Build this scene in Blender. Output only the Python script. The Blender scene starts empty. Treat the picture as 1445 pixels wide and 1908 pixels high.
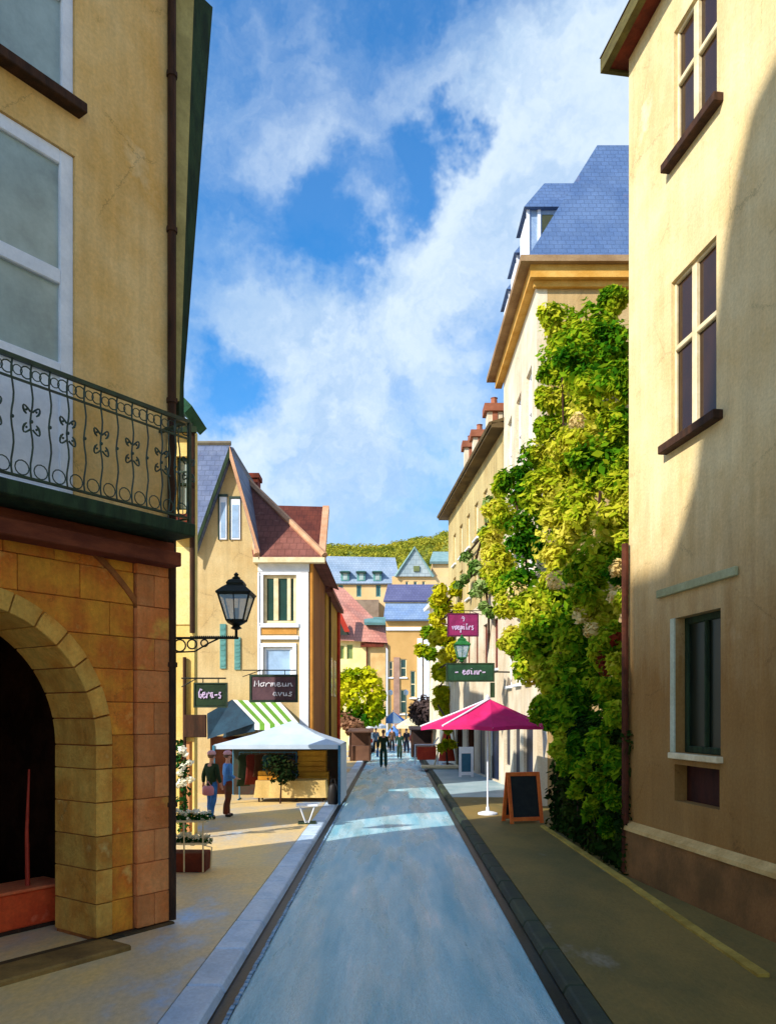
import bpy, bmesh, math, random
from mathutils import Vector, Matrix
random.seed(11)
C = bpy.context.scene.collection
F, VX, HZ, CH = 1500.0, 732.0, 1330.0, 2.8      # focal length, vanishing point and horizon in photo pixels, eye height
R = math.radians

# ------------------------------------------------------------------ camera
cam = bpy.data.cameras.new('camera'); co = bpy.data.objects.new('camera', cam); C.objects.link(co)
co.location = (0, 0, CH); co.rotation_euler = (R(90), 0, 0)
cam.sensor_fit = 'HORIZONTAL'; cam.sensor_width = 36; cam.lens = 36 * F / 1445
cam.shift_x = (722.5 - VX) / 1445; cam.shift_y = (HZ - 954) / 1445
cam.clip_start = .1; cam.clip_end = 4000
bpy.context.scene.camera = co

# ------------------------------------------------------------------ light
SUN_EL = R(33.5); SX, SY = -.76, -.65
hl = math.hypot(SX, SY); SX /= hl; SY /= hl
TOSUN = Vector((SX * math.cos(SUN_EL), SY * math.cos(SUN_EL), math.sin(SUN_EL)))
sl = bpy.data.lights.new('sun', 'SUN'); sl.energy = 3.5; sl.angle = R(.6); sl.color = (1, .94, .84)
so = bpy.data.objects.new('sun', sl); C.objects.link(so)
so.rotation_euler = TOSUN.to_track_quat('Z', 'Y').to_euler(); so.location = (-20, -20, 40)
w = bpy.data.worlds.new('World'); bpy.context.scene.world = w; w.use_nodes = True
nt = w.node_tree; N = nt.nodes; L = nt.links; N.clear()
def wn(t, **k):
    n = N.new(t)
    for a, b in k.items(): setattr(n, a, b)
    return n
def wmath(op, a, b=None, clamp=False):
    n = wn('ShaderNodeMath', operation=op); n.use_clamp = clamp
    for i, v in enumerate((a, b)):
        if v is None: continue
        if isinstance(v, (int, float)): n.inputs[i].default_value = v
        else: L.new(v, n.inputs[i])
    return n.outputs[0]
sky = wn('ShaderNodeTexSky', sky_type='NISHITA'); sky.sun_disc = False
sky.sun_elevation = SUN_EL; sky.sun_rotation = math.atan2(SX, SY); sky.altitude = 200; sky.air_density = 1.0; sky.dust_density = .4; sky.ozone_density = 2.2
tc = wn('ShaderNodeTexCoord')
hs = wn('ShaderNodeHueSaturation'); hs.inputs['Hue'].default_value = .502; hs.inputs['Saturation'].default_value = 1.45; hs.inputs['Value'].default_value = 1.28
L.new(sky.outputs[0], hs.inputs['Color'])
# warp the direction a little so that cloud edges are ragged
wz = wn('ShaderNodeTexNoise'); wz.inputs['Scale'].default_value = 5; wz.inputs['Detail'].default_value = 6; wz.inputs['Roughness'].default_value = .62
L.new(tc.outputs['Generated'], wz.inputs['Vector'])
sub = wn('ShaderNodeVectorMath', operation='SUBTRACT'); L.new(wz.outputs['Color'], sub.inputs[0]); sub.inputs[1].default_value = (.5, .5, .5)
scl = wn('ShaderNodeVectorMath', operation='SCALE'); L.new(sub.outputs[0], scl.inputs[0]); scl.inputs['Scale'].default_value = .30
wd = wn('ShaderNodeVectorMath', operation='ADD'); L.new(tc.outputs['Generated'], wd.inputs[0]); L.new(scl.outputs[0], wd.inputs[1])
cn = wn('ShaderNodeTexNoise'); cn.inputs['Scale'].default_value = 3.0; cn.inputs['Detail'].default_value = 9; cn.inputs['Roughness'].default_value = .58
cmap = wn('ShaderNodeMapping'); cmap.inputs['Scale'].default_value = (1, 1, 1.9); cmap.inputs['Location'].default_value = (3.1, .4, 1.2)
L.new(wd.outputs[0], cmap.inputs[0]); L.new(cmap.outputs[0], cn.inputs['Vector'])
acc = wmath('MULTIPLY', wmath('SUBTRACT', cn.outputs['Fac'], .50), 1.9)
def dirpx(px, py):
    return Vector(((px - VX) / F, 1, (HZ - py) / F)).normalized()
# banks of cloud (+) and clear gaps (-): direction, reach, weight
CLOUD = [(1000, 190, .20, .60), (1140, 60, .12, .40), (900, 420, .15, .45), (470, 565, .11, .50), (690, 620, .16, .42), (860, 640, .13, .35), (560, 850, .16, .34), (820, 880, .17, .26), (700, 980, .18, .30), (450, 780, .10, .3), (560, 620, .10, .25), (420, 600, .06, .3),
         (540, 60, .16, -.22), (760, 40, .14, -.34), (930, 10, .09, -.45), (805, 330, .085, -.85), (640, 490, .10, -.75), (520, 530, .06, -.35), (480, 400, .16, -.16), (395, 680, .085, -.85), (560, 725, .08, -.40), (770, 740, .10, -.35), (830, 250, .06, -.4)]
for px, py, reach, wt in CLOUD:
    d = wn('ShaderNodeVectorMath', operation='DISTANCE'); L.new(wd.outputs[0], d.inputs[0]); d.inputs[1].default_value = dirpx(px, py)
    m = wn('ShaderNodeMapRange', interpolation_type='SMOOTHSTEP'); L.new(d.outputs['Value'], m.inputs[0])
    m.inputs[1].default_value = 0; m.inputs[2].default_value = reach; m.inputs[3].default_value = wt; m.inputs[4].default_value = 0
    acc = wmath('ADD', acc, m.outputs[0])
cm = wn('ShaderNodeMapRange', interpolation_type='SMOOTHSTEP'); L.new(acc, cm.inputs[0])
cm.inputs[1].default_value = -.40; cm.inputs[2].default_value = .58; cm.inputs[3].default_value = .08; cm.inputs[4].default_value = .90
cmx = wn('ShaderNodeMix', data_type='RGBA'); L.new(cm.outputs[0], cmx.inputs[0]); L.new(hs.outputs[0], cmx.inputs[6])
cn2 = wn('ShaderNodeTexNoise'); cn2.inputs['Scale'].default_value = 5.5; cn2.inputs['Detail'].default_value = 8; cn2.inputs['Roughness'].default_value = .6; L.new(wd.outputs[0], cn2.inputs['Vector'])
cs = wn('ShaderNodeMapRange', interpolation_type='SMOOTHSTEP'); L.new(cn2.outputs['Fac'], cs.inputs[0]); cs.inputs[1].default_value = .36; cs.inputs[2].default_value = .62
cc = wn('ShaderNodeMix', data_type='RGBA'); L.new(cs.outputs[0], cc.inputs[0]); cc.inputs[6].default_value = (2.5, 3.5, 4.8, 1); cc.inputs[7].default_value = (4.3, 5.0, 5.6, 1); L.new(cc.outputs[2], cmx.inputs[7])
bg = wn('ShaderNodeBackground'); bg.inputs['Strength'].default_value = .12; L.new(cmx.outputs[2], bg.inputs[0])
out = wn('ShaderNodeOutputWorld'); L.new(bg.outputs[0], out.inputs[0])
vs = bpy.context.scene.view_settings
vs.view_transform = 'Standard'; vs.look = 'None'; vs.gamma = 1; vs.use_curve_mapping = False; vs.exposure = .72
try: bpy.context.scene.cycles.max_bounces = 6
except Exception: pass

# ------------------------------------------------------------------ helpers
def P(px, py, Y): return Vector(((px - VX) * Y / F, Y, CH + (HZ - py) * Y / F))
def GY(py, z=0): return (CH - z) * F / (py - HZ)
def G(px, py, z=.1):
    Y = GY(py, z); return Vector(((px - VX) * Y / F, Y, z))
def Xat(px, Y): return (px - VX) * Y / F
def Zat(py, Y): return CH + (HZ - py) * Y / F

class Fac:
    """a vertical plane: u along it, out = distance in front of it, z up"""
    def __init__(s, cx, cy, dx, dy, sign):
        n = math.hypot(dx, dy); s.cx, s.cy, s.dx, s.dy, s.s = cx, cy, dx / n, dy / n, sign
    def u(s, px, o=0):
        k = (px - VX) / F; cx = s.cx - s.dy * s.s * o; cy = s.cy + s.dx * s.s * o
        return (k * cy - cx) / (s.dx - k * s.dy)
    def uz(s, px, py, o=0):
        u = s.u(px, o); Y = s.cy + s.dx * s.s * o + u * s.dy
        return u, CH + (HZ - py) * Y / F
    def pt(s, u, o, z):
        return Vector((s.cx + u * s.dx - s.dy * s.s * o, s.cy + u * s.dy + s.dx * s.s * o, z))
def front(Y): return Fac(0, Y, 1, 0, -1)

class MB:
    def __init__(s): s.v = []; s.f = []; s.m = []
    def add(s, vs, fs, m=0):
        b = len(s.v); s.v += [Vector(v) for v in vs]
        for f in fs: s.f.append([b + i for i in f]); s.m.append(m)
        return s
    def hexa(s, p, m=0):
        return s.add(p, [(0, 1, 2, 3), (7, 6, 5, 4), (0, 4, 5, 1), (1, 5, 6, 2), (2, 6, 7, 3), (3, 7, 4, 0)], m)
    def box(s, x0, x1, y0, y1, z0, z1, m=0):
        return s.hexa([(x0, y0, z0), (x1, y0, z0), (x1, y1, z0), (x0, y1, z0), (x0, y0, z1), (x1, y0, z1), (x1, y1, z1), (x0, y1, z1)], m)
    def fbox(s, fa, u0, u1, o0, o1, z0, z1, m=0):
        p = fa.pt
        return s.hexa([p(u0, o0, z0), p(u1, o0, z0), p(u1, o1, z0), p(u0, o1, z0), p(u0, o0, z1), p(u1, o0, z1), p(u1, o1, z1), p(u0, o1, z1)], m)
    def prism(s, a, b, m=0):
        n = len(a)
        s.add(list(a) + list(b), [tuple(range(n)), tuple(range(2 * n - 1, n - 1, -1))] + [(i, (i + 1) % n, n + (i + 1) % n, n + i) for i in range(n)], m); return s
    def fprism(s, fa, poly, o0, o1, m=0):
        return s.prism([fa.pt(u, o0, z) for u, z in poly], [fa.pt(u, o1, z) for u, z in poly], m)
    def slab(s, pts, t, m=0):
        pts = [Vector(p) for p in pts]; n = (pts[1] - pts[0]).cross(pts[2] - pts[0]).normalized()
        if n.z < 0: n = -n
        return s.prism(pts, [p - n * t for p in pts], m)
    def tube(s, pts, r, n=6, m=0, cap=True, flat=1):
        pts = [Vector(p) for p in pts]; rings = []
        rr = r if isinstance(r, (list, tuple)) else [r] * len(pts)
        prev = None
        for i, p in enumerate(pts):
            t = (pts[min(i + 1, len(pts) - 1)] - pts[max(i - 1, 0)])
            if t.length < 1e-9: t = Vector((0, 0, 1))
            t.normalize()
            if prev is None:
                a = t.cross(Vector((0, 0, 1)) if abs(t.z) < .9 else Vector((1, 0, 0))).normalized()
            else:
                a = (prev - t * prev.dot(t))
                a = a.normalized() if a.length > 1e-6 else t.orthogonal().normalized()
            prev = a; b = t.cross(a)
            rings.append([p + (a * math.cos(2 * math.pi * k / n) + b * flat * math.sin(2 * math.pi * k / n)) * rr[i] for k in range(n)])
        vs = [v for g in rings for v in g]; fs = []
        for i in range(len(pts) - 1):
            for k in range(n): fs.append((i * n + k, i * n + (k + 1) % n, (i + 1) * n + (k + 1) % n, (i + 1) * n + k))
        if cap: fs += [tuple(range(n - 1, -1, -1)), tuple(range((len(pts) - 1) * n, len(pts) * n))]
        return s.add(vs, fs, m)
    def lathe(s, c, prof, n=16, m=0, rot=0, sx=1, sy=1):
        c = Vector(c); vs = []; fs = []
        for r, z in prof:
            for k in range(n):
                a = 2 * math.pi * k / n + rot; vs.append(c + Vector((r * sx * math.cos(a), r * sy * math.sin(a), z)))
        for i in range(len(prof) - 1):
            for k in range(n): fs.append((i * n + k, i * n + (k + 1) % n, (i + 1) * n + (k + 1) % n, (i + 1) * n + k))
        fs += [tuple(range(n - 1, -1, -1)), tuple(range((len(prof) - 1) * n, len(prof) * n))]
        return s.add(vs, fs, m)
    def ball(s, c, r, n=8, m=0, sz=1):
        return s.lathe(c, [(r * math.sin(math.pi * i / n) + 1e-4, -r * sz * math.cos(math.pi * i / n)) for i in range(n + 1)], n + 2, m)
    def wall(s, fa, u0, u1, z0, z1, holes, t=.3, m=0):
        us = sorted({u0, u1} | {x for h in holes for x in h[:2] if u0 < x < u1}); zs = sorted({z0, z1} | {x for h in holes for x in h[2:] if z0 < x < z1})
        for a, b in zip(us, us[1:]):
            for c, d in zip(zs, zs[1:]):
                mu, mz = (a + b) / 2, (c + d) / 2
                if any(h[0] < mu < h[1] and h[2] < mz < h[3] for h in holes): continue
                s.add([fa.pt(a, 0, c), fa.pt(b, 0, c), fa.pt(b, 0, d), fa.pt(a, 0, d)], [(0, 1, 2, 3)], m)
                s.add([fa.pt(a, -t, c), fa.pt(b, -t, c), fa.pt(b, -t, d), fa.pt(a, -t, d)], [(0, 1, 2, 3)], m)
        for a, b, c, d in list(holes) + [(u0, u1, z0, z1)]:
            for q in (((a, c), (b, c)), ((b, c), (b, d)), ((b, d), (a, d)), ((a, d), (a, c))):
                (p1, q1), (p2, q2) = q
                s.add([fa.pt(p1, 0, q1), fa.pt(p2, 0, q2), fa.pt(p2, -t, q2), fa.pt(p1, -t, q1)], [(0, 1, 2, 3)], m)
        return s
    def ring(s, c, r, t, ax, ay, n=14, m=0):
        """circle of tube in the plane of ax, ay"""
        c = Vector(c); pts = [c + ax * r * math.cos(2 * math.pi * i / n) + ay * r * math.sin(2 * math.pi * i / n) for i in range(n + 1)]
        return s.tube(pts, t, 5, m)
    def leaves(s, c, rad, n, size, shell=.35, rng=random, up=.35, m=0):
        c = Vector(c); rx, ry, rz = rad
        for _ in range(n):
            d = Vector((rng.gauss(0, 1), rng.gauss(0, 1), rng.gauss(0, 1))).normalized()
            q = shell + (1 - shell) * rng.random() ** .5
            p = c + Vector((d.x * rx * q, d.y * ry * q, d.z * rz * q))
            nn = (d + Vector((rng.uniform(-.8, .8), rng.uniform(-.8, .8), rng.uniform(-.5, .8) + up))).normalized()
            a = nn.orthogonal().normalized(); b = nn.cross(a); th = rng.random() * 6.28
            a, b = a * math.cos(th) + b * math.sin(th), b * math.cos(th) - a * math.sin(th)
            z = size * rng.choice((.6, .8, .9, 1.05, 1.2, 1.7)) * rng.uniform(.85, 1.15)
            s.add([p - a * z * .5, p + b * z * .30 - nn * z * .06, p + a * z * .55 - nn * z * .12, p - b * z * .30 - nn * z * .06], [(0, 1, 2, 3)], m)
        return s
    def build(s, name, mat, parent=None, smooth=False, bevel=0, recalc=True, local=False):
        me = bpy.data.meshes.new(name)
        vs = s.v
        if parent is not None and not local:
            r = parent
            while r.parent: r = r.parent
            inv = (Matrix.Translation(r.location) @ r.rotation_euler.to_matrix().to_4x4()).inverted()
            vs = [inv @ v for v in vs]
        me.from_pydata([tuple(v) for v in vs], [], s.f)
        for q in (mat if isinstance(mat, (list, tuple)) else [mat]): me.materials.append(q)
        me.polygons.foreach_set('material_index', s.m)
        if smooth: me.polygons.foreach_set('use_smooth', [True] * len(s.f))
        if recalc:
            bm = bmesh.new(); bm.from_mesh(me); bmesh.ops.recalc_face_normals(bm, faces=bm.faces); bm.to_mesh(me); bm.free()
        me.update()
        o = bpy.data.objects.new(name, me); C.objects.link(o)
        if parent is not None: o.parent = parent
        if bevel:
            b = o.modifiers.new('bevel', 'BEVEL'); b.width = bevel; b.segments = 1; b.limit_method = 'ANGLE'
        return o

def tag(o, label=None, cat=None, group=None, kind=None):
    for k, v in (('label', label), ('category', cat), ('group', group), ('kind', kind)):
        if v: o[k] = v
    return o
def thing(name, label, cat, loc, rz=0, group=None):
    o = bpy.data.objects.new(name, None); C.objects.link(o); o.location = loc; o.rotation_euler = (0, 0, rz); o.empty_display_size = .2
    return tag(o, label, cat, group)
def copy_tree(o, parent=None):
    c = o.copy(); C.objects.link(c); c.parent = parent
    for ch in list(o.children): copy_tree(ch, c)
    return c

# ------------------------------------------------------------------ materials
def S(r, g, b):
    f = lambda x: (x / 255 / 12.92) if x / 255 <= .04045 else ((x / 255 + .055) / 1.055) ** 2.4
    return (f(r), f(g), f(b), 1)
def M(name, c1, c2=None, c3=None, scale=1.2, rough=.85, bump=.25, fine=22, stretch=(1, 1, 1), rnd=0, metal=0, spec=.3, lo=.38, hi=.62, mottle=.16, tile=None, streak=0):
    m = bpy.data.materials.new(name); m.use_nodes = True; t = m.node_tree; n = t.nodes; l = t.links
    b = n['Principled BSDF']; b.inputs['Roughness'].default_value = rough; b.inputs['Metallic'].default_value = metal
    b.inputs['Specular IOR Level'].default_value = spec
    c2 = c2 or tuple(x * .8 for x in c1[:3]) + (1,)
    tcn = n.new('ShaderNodeTexCoord'); mp = n.new('ShaderNodeMapping'); mp.inputs['Scale'].default_value = stretch
    oi = n.new('ShaderNodeObjectInfo')
    ofs = n.new('ShaderNodeVectorMath'); ofs.operation = 'ADD'
    if rnd: l.new(oi.outputs['Random'], ofs.inputs[1])
    l.new(tcn.outputs['Object'], ofs.inputs[0]); l.new(ofs.outputs[0], mp.inputs[0])
    def noise(sc, det=6, ro=.6):
        q = n.new('ShaderNodeTexNoise'); q.inputs['Scale'].default_value = sc; q.inputs['Detail'].default_value = det; q.inputs['Roughness'].default_value = ro
        l.new(mp.outputs[0], q.inputs['Vector']); return q
    n1 = noise(scale, 7, .62)
    rmp = n.new('ShaderNodeValToRGB'); l.new(n1.outputs['Fac'], rmp.inputs[0])
    e = rmp.color_ramp.elements; e[0].position = lo; e[0].color = c1; e[1].position = hi; e[1].color = c2
    if c3:
        k = e.new(min(.97, hi + .12)); k.color = c3
    n2 = noise(fine, 4, .7)
    mr = n.new('ShaderNodeMapRange'); l.new(n2.outputs['Fac'], mr.inputs[0]); mr.inputs[1].default_value = .25; mr.inputs[2].default_value = .75; mr.inputs[3].default_value = 1 - mottle; mr.inputs[4].default_value = 1 + mottle
    mu = n.new('ShaderNodeVectorMath'); mu.operation = 'SCALE'; l.new(rmp.outputs[0], mu.inputs[0]); l.new(mr.outputs[0], mu.inputs['Scale'])
    col = mu.outputs[0]
    if rnd:
        rr = n.new('ShaderNodeMapRange'); l.new(oi.outputs['Random'], rr.inputs[0]); rr.inputs[3].default_value = 1 - rnd; rr.inputs[4].default_value = 1 + rnd
        m2 = n.new('ShaderNodeVectorMath'); m2.operation = 'SCALE'; l.new(col, m2.inputs[0]); l.new(rr.outputs[0], m2.inputs['Scale']); col = m2.outputs[0]
    if streak:
        q = n.new('ShaderNodeTexNoise'); q.inputs['Scale'].default_value = 1; q.inputs['Detail'].default_value = 5; q.inputs['Roughness'].default_value = .65
        mq = n.new('ShaderNodeMapping'); mq.inputs['Scale'].default_value = (4.5, 4.5, .35); l.new(ofs.outputs[0], mq.inputs[0]); l.new(mq.outputs[0], q.inputs['Vector'])
        mr3 = n.new('ShaderNodeMapRange'); l.new(q.outputs['Fac'], mr3.inputs[0]); mr3.inputs[1].default_value = .3; mr3.inputs[2].default_value = .62; mr3.inputs[3].default_value = 1 - streak; mr3.inputs[4].default_value = 1.04
        m4 = n.new('ShaderNodeVectorMath'); m4.operation = 'SCALE'; l.new(col, m4.inputs[0]); l.new(mr3.outputs[0], m4.inputs['Scale']); col = m4.outputs[0]
        wv = n.new('ShaderNodeVectorMath'); wv.operation = 'MULTIPLY_ADD'; l.new(n2.outputs['Color'], wv.inputs[0]); wv.inputs[1].default_value = (.16, .16, .16); l.new(tcn.outputs['Object'], wv.inputs[2])
        vo = n.new('ShaderNodeTexVoronoi'); vo.feature = 'DISTANCE_TO_EDGE'; vo.inputs['Scale'].default_value = .55; l.new(wv.outputs[0], vo.inputs['Vector'])
        ck = n.new('ShaderNodeMapRange'); l.new(vo.outputs['Distance'], ck.inputs[0]); ck.inputs[1].default_value = .0; ck.inputs[2].default_value = .006; ck.inputs[3].default_value = .62; ck.inputs[4].default_value = 1
        mk = n.new('ShaderNodeMapRange'); l.new(n1.outputs['Fac'], mk.inputs[0]); mk.inputs[1].default_value = .5; mk.inputs[2].default_value = .56
        mm = n.new('ShaderNodeMix'); mm.data_type = 'FLOAT'; l.new(mk.outputs[0], mm.inputs[0]); mm.inputs[2].default_value = 1; l.new(ck.outputs[0], mm.inputs[3])
        m5 = n.new('ShaderNodeVectorMath'); m5.operation = 'SCALE'; l.new(col, m5.inputs[0]); l.new(mm.outputs[0], m5.inputs['Scale']); col = m5.outputs[0]
    hgt = n2.outputs['Fac']
    if tile:                                        # rows of tiles or slates too far off to pick apart: (width, height, horizontal axis)
        sp = n.new('ShaderNodeSeparateXYZ'); l.new(tcn.outputs['Object'], sp.inputs[0]); cb = n.new('ShaderNodeCombineXYZ')
        l.new(sp.outputs[tile[2]], cb.inputs[0]); l.new(sp.outputs['Z'], cb.inputs[1])
        br = n.new('ShaderNodeTexBrick'); l.new(cb.outputs[0], br.inputs['Vector']); br.inputs['Scale'].default_value = 1
        br.inputs['Brick Width'].default_value = tile[0]; br.inputs['Row Height'].default_value = tile[1]; br.inputs['Mortar Size'].default_value = tile[1] * .07; br.inputs['Mortar Smooth'].default_value = .3
        br.inputs['Color1'].default_value = (1.06, 1.06, 1.06, 1); br.inputs['Color2'].default_value = (.92, .92, .92, 1); br.inputs['Mortar'].default_value = (.68, .68, .68, 1)
        m3 = n.new('ShaderNodeVectorMath'); m3.operation = 'MULTIPLY'; l.new(col, m3.inputs[0]); l.new(br.outputs['Color'], m3.inputs[1]); col = m3.outputs[0]
    l.new(col, b.inputs['Base Color'])
    bp = n.new('ShaderNodeBump'); bp.inputs['Strength'].default_value = bump; bp.inputs['Distance'].default_value = .02; l.new(hgt, bp.inputs['Height']); l.new(bp.outputs[0], b.inputs['Normal'])
    return m
def painted_shade(m, col, z0, z1, amt):
    """brown shade painted into the colour of the lower storey, with a ragged upper edge"""
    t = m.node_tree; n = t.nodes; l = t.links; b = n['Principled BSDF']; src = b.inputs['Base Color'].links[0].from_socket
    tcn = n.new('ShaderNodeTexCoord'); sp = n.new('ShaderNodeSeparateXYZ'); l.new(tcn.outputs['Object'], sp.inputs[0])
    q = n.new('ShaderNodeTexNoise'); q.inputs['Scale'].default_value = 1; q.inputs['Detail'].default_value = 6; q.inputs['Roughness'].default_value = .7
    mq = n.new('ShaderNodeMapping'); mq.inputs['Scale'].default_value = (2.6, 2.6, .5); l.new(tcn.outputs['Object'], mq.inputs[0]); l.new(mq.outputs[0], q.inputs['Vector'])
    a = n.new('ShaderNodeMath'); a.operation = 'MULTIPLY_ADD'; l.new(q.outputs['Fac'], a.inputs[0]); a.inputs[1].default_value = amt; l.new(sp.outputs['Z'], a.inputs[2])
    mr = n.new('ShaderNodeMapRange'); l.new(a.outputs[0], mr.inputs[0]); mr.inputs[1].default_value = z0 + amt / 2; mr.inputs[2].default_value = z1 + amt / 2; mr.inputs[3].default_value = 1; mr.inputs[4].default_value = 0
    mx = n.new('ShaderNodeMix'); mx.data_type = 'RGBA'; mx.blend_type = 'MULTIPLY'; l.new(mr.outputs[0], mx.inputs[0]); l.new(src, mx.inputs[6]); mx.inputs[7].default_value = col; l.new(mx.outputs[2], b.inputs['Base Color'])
def leafmat(name, cols, scale=.8, trans=.35):
    m = bpy.data.materials.new(name); m.use_nodes = True; t = m.node_tree; n = t.nodes; l = t.links; n.clear()
    o = n.new('ShaderNodeOutputMaterial'); g = n.new('ShaderNodeNewGeometry'); tcn = n.new('ShaderNodeTexCoord')
    q = n.new('ShaderNodeTexNoise'); q.inputs['Scale'].default_value = scale; q.inputs['Detail'].default_value = 3; l.new(tcn.outputs['Object'], q.inputs['Vector'])
    a = n.new('ShaderNodeMath'); a.operation = 'MULTIPLY_ADD'; l.new(g.outputs['Random Per Island'], a.inputs[0]); a.inputs[1].default_value = .34
    s2 = n.new('ShaderNodeMath'); s2.operation = 'MULTIPLY_ADD'; l.new(q.outputs['Fac'], s2.inputs[0]); s2.inputs[1].default_value = 2.1; s2.inputs[2].default_value = -.72
    l.new(s2.outputs[0], a.inputs[2])
    r = n.new('ShaderNodeValToRGB'); l.new(a.outputs[0], r.inputs[0]); e = r.color_ramp.elements
    e[0].position = .12; e[0].color = cols[0]; e[1].position = .88; e[1].color = cols[-1]
    for i, c in enumerate(cols[1:-1]):
        k = e.new(.12 + .76 * (i + 1) / (len(cols) - 1)); k.color = c
    d = n.new('ShaderNodeBsdfDiffuse'); tr = n.new('ShaderNodeBsdfTranslucent'); mx = n.new('ShaderNodeMixShader'); mx.inputs[0].default_value = trans
    l.new(r.outputs[0], d.inputs[0]); l.new(r.outputs[0], tr.inputs[0]); l.new(d.outputs[0], mx.inputs[1]); l.new(tr.outputs[0], mx.inputs[2]); l.new(mx.outputs[0], o.inputs[0])
    return m
def glass(name, c, rough=.08, spec=.7):
    return M(name, c, tuple(x * .7 for x in c[:3]) + (1,), scale=1.6, rough=rough, bump=.02, spec=spec, mottle=.05)

cream_old = None
ochre = M('ochre_plaster', S(236, 198, 134), S(222, 174, 98), S(240, 208, 152), scale=.9, bump=.35, streak=.16)
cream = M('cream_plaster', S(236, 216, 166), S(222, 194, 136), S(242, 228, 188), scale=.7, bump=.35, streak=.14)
painted_shade(cream, (.44, .29, .15, 1), 3.2, 6.2, 2.6)  # lower cream wall browned in its colour to stand for shade
stone = M('orange_stone', S(236, 158, 48), S(218, 116, 36), S(240, 192, 98), scale=1.6, bump=1, rnd=.14, streak=.2, lo=.4, hi=.6)
stone_pink = M('salmon_stone', S(234, 150, 86), S(222, 122, 56), S(238, 178, 76), scale=1.5, bump=1, rnd=.12, streak=.2)
stone_pale = M('pale_stone', S(232, 176, 80), S(212, 138, 50), S(236, 200, 118), scale=2.2, bump=1, streak=.2, rnd=.14)
mortar = M('mortar', S(176, 104, 48), S(140, 80, 36), scale=4, bump=.6)
brown_red = M('brown_red_paint', S(132, 66, 40), S(104, 48, 30), scale=2, bump=.3, stretch=(1, 1, 4))
iron = M('dark_green_iron', S(34, 62, 44), S(20, 40, 30), scale=8, rough=.45, bump=.15, spec=.5)
greenwood = M('dark_green_wood', S(46, 66, 40), S(30, 44, 28), scale=3, bump=.4, stretch=(3, 3, .6))
darkwood = M('dark_brown_wood', S(74, 46, 28), S(48, 30, 18), scale=3, bump=.4, stretch=(3, 3, .6))
redwood = M('red_brown_wood', S(124, 52, 30), S(92, 38, 22), scale=3, bump=.4)
buff = M('buff_trim', S(178, 164, 104), S(150, 138, 84), scale=2, bump=.3)
white = M('white_paint', S(236, 238, 244), S(220, 224, 232), scale=3, rough=.55, bump=.12, mottle=.06)
offwhite = M('cream_paint', S(236, 220, 180), S(216, 196, 150), scale=3, rough=.6, bump=.15, mottle=.08)
pane_grey = glass('grey_glass', S(168, 184, 180), .22, .5)
pane_dark = glass('dark_glass', S(56, 34, 20), .12, .25)
pane_green = glass('green_glass', S(36, 74, 70), .15)
pane_blue = glass('blue_glass', S(170, 200, 232), .15)
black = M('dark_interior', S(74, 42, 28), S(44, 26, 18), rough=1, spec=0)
orange = M('orange_paint', S(226, 84, 36), S(206, 66, 26), S(232, 110, 70), scale=3, rough=.6, bump=.2)
red = M('red_paint', S(190, 60, 34), S(160, 44, 24), scale=4, rough=.6)

# ------------------------------------------------------------------ ground, road, pavements
KL, KR = -1.66, 1.68
ground_m = M('earth', S(150, 136, 112), S(120, 112, 90), scale=.3)
tag(MB().add([(-300, -40, -.06), (300, -40, -.06), (300, 1500, -.06), (-300, 1500, -.06)], [(0, 1, 2, 3)]).build('ground', ground_m), kind='structure')
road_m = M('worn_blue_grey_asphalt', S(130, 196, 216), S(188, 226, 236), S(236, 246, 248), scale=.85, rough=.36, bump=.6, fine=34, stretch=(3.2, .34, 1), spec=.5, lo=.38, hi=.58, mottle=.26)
mb = MB()
ys = [-8 + i * 2 for i in range(45)]
prof = [(KL, 0), (KL * .55, .03), (0, .045), (KR * .55, .03), (KR, 0)]
vs = [(x, y, z) for y in ys for x, z in prof]
mb.add(vs, [(i * 5 + j, i * 5 + j + 1, (i + 1) * 5 + j + 1, (i + 1) * 5 + j) for i in range(len(ys) - 1) for j in range(4)])
_t = road_m.node_tree; _q = _t.nodes.new('ShaderNodeTexNoise'); _q.inputs['Scale'].default_value = .9; _q.inputs['Detail'].default_value = 5
_m = _t.nodes.new('ShaderNodeMapping'); _m.inputs['Scale'].default_value = (2.2, .3, 1); _c = _t.nodes.new('ShaderNodeTexCoord'); _t.links.new(_c.outputs['Object'], _m.inputs[0]); _t.links.new(_m.outputs[0], _q.inputs['Vector'])
_r = _t.nodes.new('ShaderNodeMapRange'); _t.links.new(_q.outputs['Fac'], _r.inputs[0]); _r.inputs[1].default_value = .4; _r.inputs[2].default_value = .6; _r.inputs[3].default_value = .16; _r.inputs[4].default_value = .5; _t.links.new(_r.outputs[0], _t.nodes['Principled BSDF'].inputs['Roughness'])
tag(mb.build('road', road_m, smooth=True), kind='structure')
pav_l = M('warm_paving', S(232, 196, 126), S(206, 186, 150), S(158, 194, 230), scale=.75, rough=.5, bump=.4, stretch=(.8, .45, 1), lo=.42, hi=.56, spec=.4)
pav_r = M('dull_paving', S(140, 116, 58), S(108, 96, 50), S(156, 150, 136), scale=.7, rough=.7, bump=.35, stretch=(1, .5, 1))
tag(MB().box(-14, KL - .40, -8, 90, -.05, .1).build('left_pavement', pav_l), kind='structure')
tag(MB().box(KR + .24, 14, -8, 26, -.05, .1).build('right_pavement', pav_r), kind='structure')
pav_far = M('pale_blue_paving', S(170, 190, 196), S(140, 168, 176), scale=.8, rough=.5, bump=.3)
tag(MB().box(KR + .24, 14, 26, 90, -.05, .1).build('far_pavement', pav_far), kind='structure')
tag(MB().box(KL, KR, 80.1, 130, -.05, .02).build('square', pav_far), kind='structure')
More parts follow.
